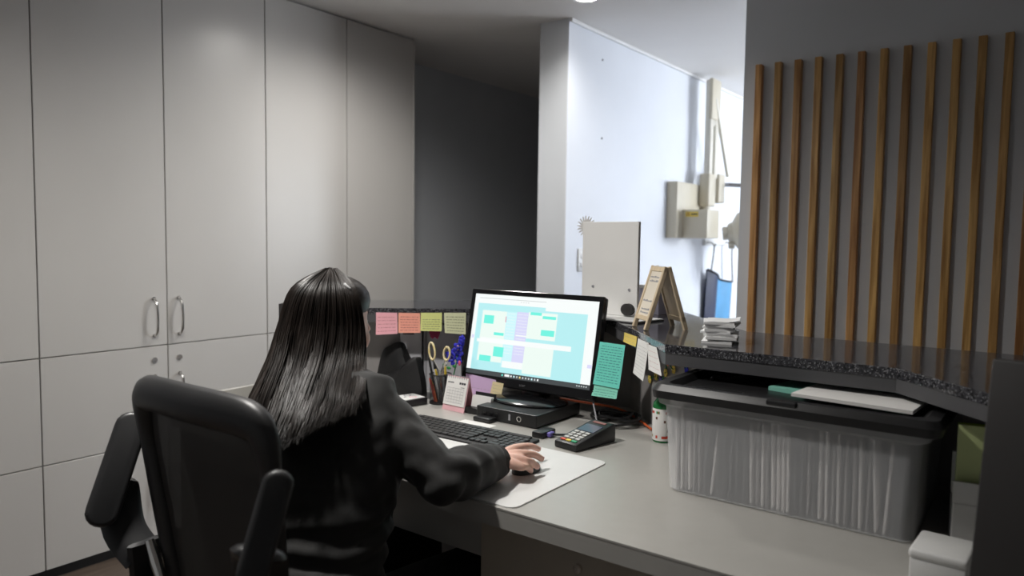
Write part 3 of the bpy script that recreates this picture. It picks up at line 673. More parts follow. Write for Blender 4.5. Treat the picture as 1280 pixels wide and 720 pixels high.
# notes under the granite edge on the right
d2 = Vector((inner[3][0]-inner[2][0], inner[3][1]-inner[2][1], 0)).normalized(); n2 = Vector((d2.y, -d2.x, 0)); n2 = n2 if n2.dot(CAM-Vector((*inner[3], 1))) > 0 else -n2; p2 = Vector((*inner[3], 1))+n2*.0025
def rnote(px): return [onpl(x, y, p2, n2) for x, y in px]
note('sticky_note', 'small yellow sticky note under the granite corner', rnote([(780.5, 415.5), (796, 421), (795, 433.5), (779.5, 427)]), 'n_yellow', 2, 'inkgrey', lt=.02)
note('receipt_slip', 'long white receipt hanging under the granite corner', rnote([(797.5, 423), (811, 429), (804.5, 476.5), (792, 466)]), 'paper', 9, 'inkgrey', cat='receipt', lt=.006)
note('receipt_slip', 'curled white receipt with a red mark under the granite corner', rnote([(809, 430), (820.5, 434.5), (827.5, 470), (811.5, 462)]), 'paper', 4, 'n_ink_red', cat='receipt', lt=.01)
# ================================================================== file tub on the desk
M['tub'] = mat('frosted_clear_plastic', (.80, .81, .83), .3, var=.03, alpha=.40, spec=.5)
TB = Vector((1.67, .43, ZD)); t = thing('file_tub', 'frosted clear plastic file tub with a black lid', 'storage tub', TB)
def tubring(x0, x1, y0, y1, z, r=.025, n=5):
    out = []
    for cx, cy, a0 in ((x1-r, y1-r, 0), (x0+r, y1-r, PI/2), (x0+r, y0+r, PI), (x1-r, y0+r, 1.5*PI)):
        for i in range(n+1): a = a0+i*PI/2/n; out.append(Vector((cx+r*math.cos(a), cy+r*math.sin(a), z))-TB)
    return out
def loft(b, rings, capb=True, capt=False, mi=0):
    V_ = [[b.bm.verts.new(p) for p in r] for r in rings]; n = len(V_[0])
    for A, C in zip(V_, V_[1:]):
        for j in range(n): b.bm.faces.new((A[j], A[(j+1) % n], C[(j+1) % n], C[j])).material_index = mi
    if capb: b.bm.faces.new(V_[0][::-1])
    if capt: b.bm.faces.new(V_[-1])
    return b
b = loft(B(), [tubring(1.508, 1.815, .198, .676, ZD+.001), tubring(1.503, 1.82, .193, .681, ZD+.006), tubring(1.494, 1.834, .184, .692, .935), tubring(1.482, 1.846, .172, .703, .942), tubring(1.480, 1.848, .164, .708, .968)])
part(t, 'bin', b, 'tub', True)
lid = B(); loft(lid, [tubring(1.474, 1.854, .154, .714, .955), tubring(1.472, 1.856, .150, .716, .972), tubring(1.480, 1.848, .158, .708, .9855), tubring(1.500, 1.828, .180, .688, .9855), tubring(1.510, 1.818, .195, .676, .972)], capb=False, capt=True)
lid_o = part(t, 'lid', lid, 'black', True)
for y in (.43,): part(lid_o, 'latch', B().box((1.4725, y-.030, .974), (1.496, y+.030, .9868), .004, 2), 'black', org=TB)
part(lid_o, 'rib', B().box((1.545, .53, .972), (1.549, .66, .978), .001, 1), 'black_gloss', org=TB)
part(lid_o, 'carry_handle', B().tube(bez([(1.66, .645, .972), (1.655, .64, .982), (1.68, .62, .984), (1.74, .60, .984), (1.79, .61, .982), (1.80, .615, .972)], 4), .004, 6), 'black_gloss', True, org=TB)
M['file_white'] = mat('white_file_paper', (.86, .83, .82), .7, var=.05, rand=.10); M['file_grey'] = mat('grey_folder_card', (.10, .10, .105), .7, var=.08, rand=.25); M['file_pale'] = mat('pale_grey_folder', (.40, .38, .38), .7, var=.06, rand=.15)
fl = [(839, 'w', 1), (845, 'p', 0), (851, 'w', 1), (857, 'p', 0), (862, 'w', 1.6), (869, 'p', .5), (876, 'p', 1), (884, 'g', -1), (893, 'w', -3.6), (902, 'g', 0), (911, 'g', .5), (920, 'g', 0), (929, 'g', .3), (938, 'g', 0), (948, 'w', 1.4), (956, 'p', .8), (963, 'w', 1), (969, 'p', .8), (976, 'w', 1.5), (983, 'w', 1), (990, 'w', 1.4), (996, 'w', 1), (1004, 'g', .5), (1012, 'g', .4), (1020, 'p', .3), (1027, 'g', .3), (1034, 'w', .6), (1042, 'w', .8), (1049, 'p', .4), (1056, 'w', .9), (1064, 'p', .3), (1073, 'p', .4), (1081, 'w', .8), (1089, 'p', -.5), (1099, 'w', 2.4), (1108, 'w', -2.2), (1117, 'g', -.6), (1124, 'g', .5)]
wn = {'w': ('white paper file upright in the clear tub', 'file_white'), 'p': ('pale grey folder upright in the clear tub', 'file_pale'), 'g': ('dark grey folder upright in the clear tub', 'file_grey')}
rf = random.Random(11); fmesh = {}
for px, kd, tilt in fl:
    y = .68-(px-833)/307*.487; y = min(max(y, .212), .664); th = {'w': .0042, 'p': .0036, 'g': .0044}[kd]
    hz = .172+rf.uniform(-.008, .008); lab, mt = wn[kd]; x0 = 1.514+rf.uniform(0, .006)
    if kd not in fmesh:
        b = B(); b.box((0, -th/2, 0), (.285, th/2, 1), 0); b.box((.004, -th*.9, .02), (.27, -th/2, .96)); me_o = b.build('paper_file', mt); fmesh[kd] = me_o.data; o = me_o
    else: o = bpy.data.objects.new('paper_file', fmesh[kd]); COL.objects.link(o)
    o.location = (x0, y, ZD+.0065); o.scale = (1, 1, hz); o.rotation_euler = (math.radians(-tilt*1.3), 0, 0)
    if px == 893: lab = 'white paper file leaning beside the wide run of dark folders in the tub'
    if px == 1099: lab = 'white paper file leaning outwards against its twin at the tub end'
    if px == 1108: lab = 'white paper file leaning back next to the dark folders at the tub end'
    tag(o, lab, 'file', 'files filling the clear tub')
# papers lying on the lid
M['mint'] = mat('mint_card', (.22, .55, .45), .6)
pp = [onz(x, y, .988) for x, y in ((970, 474), (1000, 489), (1146, 506), (1152, 492))]
def flat(pts, z0, z1): return B().prism([(p.x, p.y) for p in pts], z0, z1)
q = [Vector((1.635, .505, 0)), Vector((1.575, .225, 0)), Vector((1.74, .20, 0)), Vector((1.80, .48, 0))]
tag(flat(q, .9725, .981).build('mint_folder', 'mint', org=(1.68, .35, .9725)), 'mint green folder lying on the black tub lid', 'folder')
q2 = [Vector((1.560, .435, 0)), Vector((1.540, .208, 0)), Vector((1.69, .198, 0)), Vector((1.71, .42, 0))]
q = [Vector((1.645, .50, 0)), Vector((1.585, .445, 0)), Vector((1.70, .22, 0)), Vector((1.77, .25, 0))]
tag(flat(q2, .9812, .988).build('paper_stack', 'paper', org=(1.6, .31, .9812)), 'stack of white papers lying on the mint folder', 'papers')

# ================================================================== green bottle behind the tub
t = thing('green_bottle', 'green bottle with a white printed label beside the file tub', 'bottle', (1.866, .862, ZD))
M['greenglass'] = mat('green_bottle_plastic', (.012, .16, .04), .2, var=.2)
part(t, 'bottle', B().lathe([(0, 0), (.025, 0), (.027, .004), (.027, .097), (.025, .108), (.014, .124), (.011, .130), (.011, .145), (0, .145)], 28), 'greenglass', True)
lb = part(t, 'label', B().lathe([(.0275, .006), (.0278, .008), (.0278, .092), (.0275, .094)], 28), 'paper', True)
rl = random.Random(5); M['brown'] = mat('brown_print', (.13, .06, .04), .6)
for k in range(26):
    a = PI+rl.uniform(-.9, 1.6); z = rl.choice([.016, .017, .083, .084, rl.uniform(.03, .07)]); mid = .028 < z < .072
    s = .0035
    part(lb, 'print_mark', B().quad([(.0282*math.cos(a+da), .0282*math.sin(a+da), z+dz) for da, dz in ((-.10, -s), (.10, -s), (.10, s), (-.10, s))]), 'brown' if mid else ('red' if k % 3 else 'green'), fix=False)
# colourful paper garland fixed on the board behind the bottle
gq0, gq1 = Vector((*pin[2], 1)), Vector((*pin[3], 1)); gdv = (gq1-gq0); gdv.z = 0; gdv.normalize(); gnn = Vector((-gdv.y, gdv.x, 0)); gnn = gnn if gnn.dot(CAM-gq0) > 0 else -gnn
def brd(x, y, off):
    p = onpl(x, y, gq0+gnn*off, gnn)
    if p.x < pin[3][0]-off: p = onx(x, y, pin[3][0]-off)
    return p
gps = [(812, 474), (820, 470), (826, 476), (832, 466), (834, 452), (842, 462), (848, 447), (858, 461)]
gw = [brd(x, y, .006) for x, y in gps]
t = thing('paper_garland', 'small yellow and orange paper flower garland on the board behind the bottle', 'garland', gw[0])
part(t, 'string', B().tube(bez(gw, 4), .0015, 6), 'leaf', True, org=gw[0])
for i, (p, m) in enumerate(zip(gw, ('n_yellow', 'n_yellow', 'violet', 'n_yellow', 'orange', 'n_yellow', 'orange', 'blue'))):
    c = p-gw[0]
    for k in range(6):
        a = k*PI/3; u_ = Vector((0, 0, 1)); part(t, 'petal', B().ell(c+gdv*math.cos(a)*.008+u_*math.sin(a)*.008, (.0058, .0030, .0052), mx=frame((0, 0, 0), gdv, gnn), n=8), m, True)

# ================================================================== items at the right end of the desk
t = thing('magazine_holder', 'white magazine holder with a lime folder beside the file tub', 'magazine holder', (1.605, .045, ZD), math.radians(98))
M['limefolder'] = mat('lime_card', (.50, .72, .06), .55, var=.08); M['limepale'] = mat('pale_lime_card', (.58, .66, .32), .6, var=.06)
part(t, 'holder', B().box((-.10, -.035, 0), (.10, .035, .08), .003, 2).box((-.10, -.035, .08), (.10, -.030, .16)).box((-.10, .030, .08), (.10, .035, .12)), 'white')
f_ = part(t, 'folder', B().slab([(-.10, .010, .07), (.095, .010, .07), (.095, .022, .225), (-.095, .022, .225)], .004), 'limepale'); part(t, 'folder', B().slab([(-.098, -.012, .06), (.095, -.012, .06), (.095, -.004, .222), (-.098, -.004, .232)], .006), 'limefolder')
part(t, 'loose_sheet', B().slab([(-.097, .002, .06), (.095, .002, .06), (.095, .006, .22), (-.097, .006, .228)], .001), 'paper')
t = thing('white_box', 'small white box at the near end of the desk', 'box', (1.365, .135, ZD), math.radians(-3))
part(t, 'body', B().box((-.05, -.045, 0), (.05, .035, .052), .004, 2), 'greyplastic' if False else 'white', True); part(t, 'lid', B().box((-.052, -.047, .050), (.052, .037, .066), .006, 3), 'white', True)
pa = onx(1240, 448, 1.255); pb_ = onx(1211, 716, 1.235)
t = thing('screen_panel', 'tall dark charcoal panel standing at the near end of the desk', 'panel', (1.225, -.06, ZD))
def PX(p): return Vector(p)-t.location
up_ = (pa-pb_).normalized(); base_l = pb_-up_*((pb_.z-ZD)/up_.z); wd = Vector((-.18, -.98, 0)).normalized()*.34
outl = [base_l, base_l+wd, base_l+wd+(pa-base_l), pa]
sb = B().slab([PX(p) for p in outl], .022); bmesh.ops.bevel(sb.bm, geom=sb.bm.edges[:], offset=.004, segments=2, affect='EDGES', profile=.5)
part(t, 'panel', sb, 'charcoal', True)
fo = base_l+wd*.5; part(t, 'foot', B().box(PX(fo+Vector((-.06, -.12, -.004+.0)))+Vector((0, 0, .004)), PX(fo+Vector((.05, .12, 0)))+Vector((0, 0, .010)), .003, 2), 'black', True)

# ================================================================== on the granite counter
GZ = 1.05
bl, br = onz(728, 389, GZ+.008), onz(797, 396.5, GZ+.008); ba = (br-bl); ba.z = 0; BW = ba.length; bdir = ba.normalized(); bnr = Vector((bdir.y, -bdir.x, 0)); bnr = bnr if bnr.dot(CAM-bl) > 0 else -bnr
bo = (bl+br)/2; bo.z = GZ; BH = onpl(797, 277, br, bnr).z-GZ
t = thing('display_board', 'plain pale grey upright board on a thin black base', 'display board', bo, math.atan2(bdir.y, bdir.x))
sg = 1 if Vector((0, 1, 0)).dot(Matrix.Rotation(-math.atan2(bdir.y, bdir.x), 3, 'Z') @ bnr) > 0 else -1
M['board'] = mat('pale_grey_board', (.86, .855, .84), .5, var=.01)
part(t, 'board', B().box((-BW/2, -.006, .008), (BW/2, .006, BH), .001, 1), 'board')
part(t, 'base', B().box((-BW/2-.01, -.10, 0), (BW/2+.075, .035, .0035), .001, 1), 'black'); part(t, 'base_top', B().box((-BW/2-.008, -.098, .0035), (BW/2+.073, .033, .0075), .001, 1), 'white')
for u, z in ((-.065, .095), (.085, .092)): part(t, 'screw', B().cyl((u, sg*.005, z), (u, sg*.009, z), .0045, n=10), 'inkgrey')
part(t, 'clip', B().lathe([(0, 0), (.024, 0), (.024, .012), (0, .016)], 20, mx=frame((.085, sg*.006, .030), (1, 0, 0), (0, 0, 1)) @ Matrix.Diagonal((1, .8, -sg, 1))), 'charcoal', True)
t2 = onx(733, 283, 2.27)
t = thing('paper_rosette', 'white fringed rosette behind the corner of the pale grey board', 'ornament', t2)
rosb = B()
part(t, 'disc', B().cyl((.0, 0, 0), (.004, 0, 0), .022, n=20), 'paper')
for k in range(18):
    a = k*2*PI/18; c = Vector((.002, math.cos(a)*.026, math.sin(a)*.026)); part(t, 'fringe', B().tube([c*.8, Vector((.0, math.cos(a+.1)*.038, math.sin(a+.1)*.038))], [(.004, .001), (.0018, .0008)], 6, ref=(0, -math.sin(a), math.cos(a))), 'paper')
part(t, 'stalk', B().box((0, -.003, GZ-t2.z), (.004, .003, -.015)), 'paper')
t = thing('lilac_box', 'small pale lilac box behind the wooden sign', 'box', (2.30, 1.105, GZ), math.radians(-15)); M['lilac'] = mat('pale_lilac_card', (.60, .58, .70), .6)
part(t, 'body', B().box((-.03, -.045, 0), (.03, .045, .085), .001, 1), 'lilac'); part(t, 'lid', B().box((-.032, -.047, .085), (.032, .047, .098), .001, 1), 'white')
# wooden A-frame sign
nf = onz(808, 413.5, GZ); e_ = Vector((.68, .73, 0)).normalized(); s_ = Vector((e_.y, -e_.x, 0)); AH, AS, AL = .175, .118, .105
t = thing('wooden_sign', 'small pale wooden A-frame table sign', 'sign', nf+s_*AS/2+e_*AL/2, math.atan2(e_.y, e_.x))     # local x along ridge (away), local y left
M['palewood'] = mat('pale_birch', (.62, .50, .34), .5, var=.10, scale=8, stretch=(8, 8, 1.5)); M['palewash'] = mat('whitewashed_birch', (.72, .66, .56), .55, var=.05)
for sy in (1, -1):
    mx = Matrix.Translation((0, sy*AS/2, 0)) @ Matrix.Rotation(sy*math.atan2(AS/2-.004, AH), 4, 'X')
    H2 = math.hypot(AH, AS/2)
    fr_ = B()
    for x0 in (-AL/2, AL/2-.012): fr_.box((x0, -.006, 0), (x0+.012, .006, H2), .0015, 1, mx=mx)
    for z0 in (.025, H2-.016): fr_.box((-AL/2, -.0055, z0), (AL/2, .0055, z0+.014), .001, 1, mx=mx)
    leg = part(t, 'frame', fr_, 'palewood')
    bd = part(leg, 'board', B().box((-AL/2+.010, -.003 if sy > 0 else -.003, .03), (AL/2-.010, .003, H2-.008), mx=mx), 'palewash' if sy > 0 else 'palewood')
    if sy > 0:
        wb = B(); rw = random.Random(4)
        for v in (H2-.035, H2-.047, H2-.105, .055, .045):
            u = -.03
            while u < .03:
                w_ = rw.uniform(.004, .010); wb.box((u, .0029, v), (u+w_, .0036, v+rw.uniform(.003, .006)), mx=mx); u += w_+.003
        part(bd, 'lettering', wb, 'inkgrey')
part(t, 'hinge', B().cyl((-.03, 0, AH-.002), (.03, 0, AH-.002), .004, n=10), 'chrome', True)
# stack of white leaflets
M['brightpaper'] = mat('bright_white_paper', (.86, .86, .86), .5, var=.005)
t = thing('leaflet_stack', 'ragged stack of bright white leaflets on the granite counter', 'leaflets', (1.78, .672, GZ), math.radians(18)); rs = random.Random(9); z = 0
for k in range(9):
    h = rs.uniform(.004, .009); a = rs.uniform(-.12, .12); part(t, 'leaflet_bundle', B().box((-.05, -.036, z), (.05, .036, z+h-.0003), mx=Matrix.Translation((rs.uniform(-.006, .006), rs.uniform(-.008, .008), 0)) @ Matrix.Rotation(a, 4, 'Z')), 'brightpaper'); z += h
part(t, 'top_sheet', B().grid(lambda u, v: Vector(((u-.5)*.10, -.005+(v-.5)*.08, z+.0005+.006*(v-.5)**2*(1-v)*4)), 6, 6), 'mint' if False else 'brightpaper', fix=False)

# ================================================================== side room: x-ray unit, apron, switch
WY = SY
t = thing('light_switch', 'white double light switch on the pale blue wall', 'light switch', (3.335, WY, 1.19))
part(t, 'plate', B().box((-.036, -.008, -.06), (.036, 0, .06), .003, 2), 'white', True)
for z in (-.025, .02): part(t, 'rocker', B().box((-.012, -.0115, z-.012), (.012, -.007, z+.012), .002, 2), 'white', True)
t = thing('xray_unit', 'cream wall-mounted dental x-ray unit with folded arm', 'x-ray unit', (4.6, WY, 1.30)); O = Vector(t.location)
z0, z1 = 1.315, 1.672; yf = onx(846, 262, 4.36).y
part(t, 'wall_plate', B().box((4.36, yf, z0), (4.80, WY, z1), .008, 3), 'cream', True, org=O)
bx0 = 4.45; ya, yb = yf+.002, onx(884, 280, bx0).y; bz1 = onx(855, 262, bx0).z; bz0 = onx(885, 298, bx0).z
cbx = part(t, 'control_box', B().box((bx0, yb, bz0), (bx0+.20, ya, bz1), .006, 3), 'cream', True, org=O)
yl0, yl1 = onx(857, 268, bx0).y, onx(873, 268, bx0).y
zl1, zl0 = onx(865, 264.5, bx0).z, onx(865, 271, bx0).z
part(cbx, 'warning_label', B().box((bx0-.002, yl1, zl0), (bx0+.001, yl0, zl1)), 'n_yellow', org=O)
M['warn'] = mat('dark_red_print', (.25, .03, .03), .6)
wb = B(); cyl_ = yl0-.018; czl = (zl0+zl1)/2
for k in range(3):
    a = PI/2+k*2*PI/3; wb.quad([(bx0-.0026, cyl_+math.cos(a+da)*r, czl+math.sin(a+da)*r) for da, r in ((-.5, .004), (.5, .004), (.5, .012), (-.5, .012))])
part(cbx, 'radiation_trefoil', wb, 'warn', org=O, fix=False)
part(cbx, 'label_lettering', B().box((bx0-.0026, yl1+.006, czl-.004), (bx0-.002, cyl_-.02, czl+.004)), 'ink', org=O)
cx = 4.72; y1, y2 = onx(881, 150, cx).y, onx(889, 150, cx).y
ct = min(2.36, onx(885, 99, cx).z); cz = onx(885, 222, cx).z
M['creamlight'] = mat('pale_cream_enamel', (.68, .65, .57), .35, var=.02)
part(t, 'upper_arm', B().box((cx, y2, cz), (cx+.055, y1, ct), .010, 3).box((cx+.075, y2-.005, cz), (cx+.13, y1-.005, ct-.01), .010, 3), 'creamlight', True, org=O)
part(t, 'arm_cap', B().box((cx-.005, y2-.008, ct-.26), (cx+.145, y2+.02, ct+.008), .010, 3), 'cream', True, org=O)
k1, k2 = onx(875, 238, cx).y, onx(886, 238, cx).y; kz1, kz0 = onx(880, 217, cx).z, onx(880, 258, cx).z
part(t, 'elbow_block', B().box((cx-.02, k2-.01, kz0), (cx+.10, k1, kz1), .012, 3), 'cream', True, org=O)
part(t, 'elbow_block', B().box((cx+.16, k2-.01, kz0+.03), (cx+.27, k1, kz1+.01), .012, 3), 'cream', True, org=O)
part(t, 'pivot_post', B().cyl((cx+.04, (k1+k2)/2, bz1-.01), (cx+.04, (k1+k2)/2, kz0+.02), .03, n=16).cyl((cx+.04, (k1+k2)/2, kz1-.02), (cx+.04, (k1+k2)/2, cz+.01), .02, n=14), 'creamlight', True, org=O)
part(t, 'link_bar', B().box((cx+.03, y2, ct-.30), (cx+.11, y1, ct-.22), .01, 2).tube([(cx+.06, y2, ct-.12), (cx+.28, y2-.02, kz1+.0)], .014, 8), 'creamlight', True, org=O)
M['headcream'] = mat('worn_cream_enamel', (.62, .58, .49), .4, var=.05)
hx_ = Vector((-.35, .93, -.10)).normalized(); h0 = onx(903, 292, 4.95)        # left end of the head; its axis runs away to the right
HMX = frame(h0-O, Vector((0, 0, 1)).cross(-hx_), (0, 0, 1)); HMX = frame(h0-O, (-hx_).orthogonal(), (-hx_).cross((-hx_).orthogonal()))
hd = part(t, 'tube_head', B().lathe([(0, .035), (.055, .035), (.065, .045), (.075, .07), (.125, .10), (.145, .14), (.145, .22), (.155, .225), (.155, .25), (.145, .255), (.14, .34), (.10, .36), (0, .36)], 36, mx=HMX), 'headcream', True)
part(hd, 'end_knob', B().lathe([(0, 0), (.040, 0), (.046, .006), (.046, .030), (.040, .036), (0, .036)], 24, mx=HMX), 'headcream', True)
part(hd, 'small_knob', B().lathe([(0, -.012), (.022, -.012), (.026, .0), (.026, .03), (0, .03)], 18, mx=Matrix.Translation((-.02, .0, -.085)) @ HMX @ Matrix.Translation((0, 0, .06))), 'headcream', True)
part(hd, 'position_cone', B().lathe([(.05, 0), (.056, 0), (.056, .16), (.05, .16)], 24, mx=frame(h0-O-hx_*.20+Vector((0, 0, -.12)), (1, 0, 0), (0, 1, 0)) @ Matrix.Rotation(PI, 4, 'X')), 'headcream', True)
hm_ = h0-hx_*.2
part(t, 'forearm', B().tube([(cx+.2, (k1+k2)/2, kz1-.06), (cx+.32, (k1+k2)/2-.05, kz1-.055), (hm_.x, hm_.y, kz1-.07)], .014, 10).cyl((hm_.x, hm_.y, kz1-.06), hm_+Vector((0, 0, .13)), .018, n=12), 'inkgrey', True, org=O)
# lead apron on its hooks
t = thing('hook_rail', 'white hook rail on the pale blue wall', 'hook rail', (5.17, WY, 1.29)); O = Vector(t.location)
part(t, 'rail', B().box((4.97, WY-.02, 1.268), (5.38, WY, 1.312), .004, 2), 'white', org=O)
hk = [5.00, 5.36]
for x in hk: part(t, 'hook', B().tube(bez([(x, WY-.015, 1.29), (x, WY-.06, 1.285), (x, WY-.075, 1.262), (x, WY-.085, 1.28)], 4), .006, 8), 'white', True, org=O)
M['navy'] = mat('navy_vinyl', (.018, .028, .075), .45, var=.1); M['sky'] = mat('sky_blue_vinyl', (.10, .34, .62), .4, var=.06); M['trimblack'] = mat('black_binding', (.01, .01, .012), .6)
t = thing('lead_apron', 'navy and sky blue lead apron hanging below the x-ray unit', 'apron', (5.19, WY-.06, 1.26)); O = Vector(t.location)
def apr(xa, xb, yoff=0):
    def f(u, v):
        x = xa+(xb-xa)*u; top = 1.10-.10*math.sin(max(0, min(1, (x-4.97)/.42))*PI*.5)
        return Vector((x, WY-.055+.018*math.sin(x*22)+.02*v+yoff, top-(top-.52)*v))-O
    return f
for nm, xa, xb, m in (('navy_panel', 4.965, 5.15, 'navy'), ('blue_panel', 5.15, 5.37, 'sky'), ('navy_edge', 5.37, 5.40, 'navy')):
    b = B().grid(apr(xa, xb), 8, 8).grid(apr(xa, xb, .010), 8, 8); part(t, nm, b, m, True)
tp_ = [apr(4.965, 5.40, -.003)(i/12, 0) for i in range(13)]; part(t, 'neck_binding', B().tube(tp_, .007, 6), 'trimblack', True)
for x, k in ((5.00, .08), (5.36, 1)):
    e = apr(4.965, 5.40, -.003)(k*.97, .0); part(t, 'strap', B().tube(bez([Vector((x, WY-.075, 1.268))-O, Vector((x, WY-.07, 1.2))-O, e], 4), [(.012, .003)]*9, 6, ref=(1, 0, 0)), 'trimblack')
# ================================================================== office chair
CR = Vector((.935, 1.236, 0)); t = thing('office_chair', 'black mesh-back office chair with raised armrests', 'office chair', CR)
M['chairframe'] = mat('dark_grey_chair_frame', (.022, .022, .023), .42, var=.1, bump=.08, bscale=700); M['seatfab'] = mat('black_seat_fabric', (.014, .014, .015), .85, bump=.3, bscale=900)
cm = bpy.data.materials.new('open_weave_mesh'); cm.use_nodes = True; nt = cm.node_tree; pb = nt.nodes['Principled BSDF']; pb.inputs['Base Color'].default_value = (.024, .022, .021, 1); pb.inputs['Roughness'].default_value = .6
tc = nt.nodes.new('ShaderNodeTexCoord'); wv = nt.nodes.new('ShaderNodeTexWave'); wv.wave_type = 'BANDS'; wv.bands_direction = 'Y'; wv.inputs['Scale'].default_value = 55; wv.inputs['Distortion'].default_value = .6; wv.inputs['Detail'].default_value = 1
rp_ = nt.nodes.new('ShaderNodeValToRGB'); rp_.color_ramp.elements[0].position = .05; rp_.color_ramp.elements[0].color = (.93, .93, .93, 1); rp_.color_ramp.elements[1].position = .4; rp_.color_ramp.elements[1].color = (.995, .995, .995, 1)
nt.links.new(tc.outputs['Object'], wv.inputs['Vector']); nt.links.new(wv.outputs['Color'], rp_.inputs[0]); nt.links.new(rp_.outputs[0], pb.inputs['Alpha']); M['weave'] = cm
def bx(y, z): return .765+.42*y*y-(z-.5)*.13-CR.x
half = [(0, .998), (.10, .997), (.168, .990), (.194, .962), (.198, .89), (.188, .77), (.172, .64), (.158, .54), (.124, .492), (0, .482)]
loop = [(y, z) for y, z in half]+[(-y, z) for y, z in half[-2:0:-1]]
lp = bez([Vector((0, y, z)) for y, z in loop+[loop[0]]], 5)[:-1]
lp = [Vector((bx(p.y, p.z), p.y, p.z)) for p in lp]
part(t, 'backrest_frame', B().tube(lp, [(.016+.008*max(0, (p.z-.9)/.1), .024+.012*max(0, (p.z-.9)/.1)) for p in lp], 12, closed=True, ref=(1, 0, 0)), 'chairframe', True, autos=60)
def wid(z):
    for (ya, za), (yb, zb) in zip(half, half[1:]):
        if zb <= z <= za: return ya+(yb-ya)*(za-z)/(za-zb)
    return .0
def mfn(u, v):
    z = .49+(.995-.49)*v; w_ = wid(z); y = (u*2-1)*w_; return Vector((bx(y, z)+.012*math.sin(u*PI)*math.sin(v*PI), y, z))
part(t, 'backrest_mesh', B().grid(mfn, 18, 24), 'weave', True)
part(t, 'back_stem', B().tube(bez([(bx(0, .50)-.02, 0, .50), (bx(0, .42)-.01, 0, .43), (-.12, 0, .375), (0, 0, .37)], 5), [(.02, .035)]*16, 10, ref=(1, 0, 0)), 'chairframe', True)
part(t, 'seat', B().box((-.23, -.245, .385), (.25, .245, .432), .020, 4), 'seatfab', True)
part(t, 'mechanism', B().box((-.12, -.09, .335), (.10, .09, .386), .01, 2), 'chairframe', True)
part(t, 'gas_column', B().cyl((0, 0, .09), (0, 0, .34), .028, .024, n=18), 'chrome', True)
base = part(t, 'star_base', B().lathe([(0, .07), (.045, .07), (.045, .11), (.03, .12), (0, .12)], 20), 'chairframe', True)
for k in range(5):
    a = k*2*PI/5+.35; d = Vector((math.cos(a), math.sin(a), 0)); part(base, 'spoke', B().tube([d*.03+Vector((0, 0, .095)), d*.2+Vector((0, 0, .088)), d*.31+Vector((0, 0, .072))], [(.016, .024), (.014, .020), (.012, .016)], 10, ref=(0, 0, 1)), 'chairframe', True)
    c = d*.30; sd = Vector((-d.y, d.x, 0))
    cs = part(base, 'caster', B().cyl(c+sd*.006+Vector((0, 0, .028)), c+sd*.024+Vector((0, 0, .028)), .028, n=16).cyl(c-sd*.006+Vector((0, 0, .028)), c-sd*.024+Vector((0, 0, .028)), .028, n=16).cyl(c+Vector((0, 0, .03)), c+Vector((0, 0, .075)), .008, n=8), 'black', True)
def arm(p_lo, p_hi, side, piv, w=.030):
    lo, hi = p_lo-CR, p_hi-CR; ax = (hi-lo); L_ = ax.length; ax.normalize(); view = (CAM-CR-lo).normalized(); nr = (view-ax*ax.dot(view)).normalized(); wd_ = ax.cross(nr)
    mx = frame(lo, wd_, ax)
    pad = part(t, 'arm_pad', B().prism([(w*1.05*math.cos(a), (L_ if math.sin(a) > 0 else 0)+w*math.sin(a)) for a in [k*PI/9+PI/18 for k in range(18)]], -.018, .014, .009, 3, mx=mx), 'chairframe', True, autos=70)
    pv = piv-CR; m0 = lo+ax*L_*(.40 if side > 0 else .12)-nr*.02; q0 = lo+ax*L_*.1-nr*.022
    part(t, 'arm_bracket', B().tube(bez([m0, (m0+q0)*.5-nr*.03+Vector((.012, -.01*side, 0)), (q0+pv)*.5-nr*.015, pv], 5), [(.008, .006), (.022, .010), (.034, .012)]+[(.040, .014)]*13, 10, ref=wd_), 'black', True)
    part(t, 'arm_post', B().tube(bez([pv+Vector((0, 0, .03)), pv+Vector((.01, -.01*side, -.12)), pv+Vector((.03, -.05*side, -.24)), Vector((.02, .20*side, .37))], 5), [(.034, .014)]*16, 10, ref=(1, 0, 0)), 'black', True)
arm(ond(128, 640, 1.47), ond(164, 533, 1.53), 1, ond(180, 695, 1.50))
arm(ond(316, 716, 1.00), ond(347, 606, 1.04), -1, ond(335, 800, 1.12), .021)
lv0, lv1 = ond(187, 676, 1.49)-CR, ond(203, 728, 1.46)-CR
part(t, 'tilt_lever', B().tube([lv0, lv0*.5+lv1*.5, lv1], [.010, .012, .009], 10), 'chrome', True)
part(t, 'adjuster_knob', B().cyl(ond(200, 683, 1.49)-CR, ond(213, 681, 1.50)-CR, .012, n=14), 'chairframe', True)

# ================================================================== the woman
def remesh(b, voxel, sm, name, disp=None, dec=None):
    me = bpy.data.meshes.new(name); bmesh.ops.recalc_face_normals(b.bm, faces=b.bm.faces[:]); b.bm.to_mesh(me); b.bm.free()
    o = bpy.data.objects.new(name, me); COL.objects.link(o)
    r = o.modifiers.new('r', 'REMESH'); r.mode = 'VOXEL'; r.voxel_size = voxel
    s = o.modifiers.new('s', 'SMOOTH'); s.factor = .5; s.iterations = sm
    dg = bpy.context.evaluated_depsgraph_get(); m2 = bpy.data.meshes.new_from_object(o.evaluated_get(dg)); bpy.data.objects.remove(o); m2.name = name
    if disp:
        nr = [v.normal.copy() for v in m2.vertices]
        for v, n in zip(m2.vertices, nr): v.co += n*disp(v.co)
    m2.polygons.foreach_set('use_smooth', [True]*len(m2.polygons)); return m2
M['skin'] = mat('skin', (.74, .46, .37), .45, var=.10, scale=30, spec=.4); M['skin'].node_tree.nodes['Principled BSDF'].inputs['Subsurface Weight'].default_value = .12; M['skin'].node_tree.nodes['Principled BSDF'].inputs['Subsurface Radius'].default_value = (.01, .004, .002)
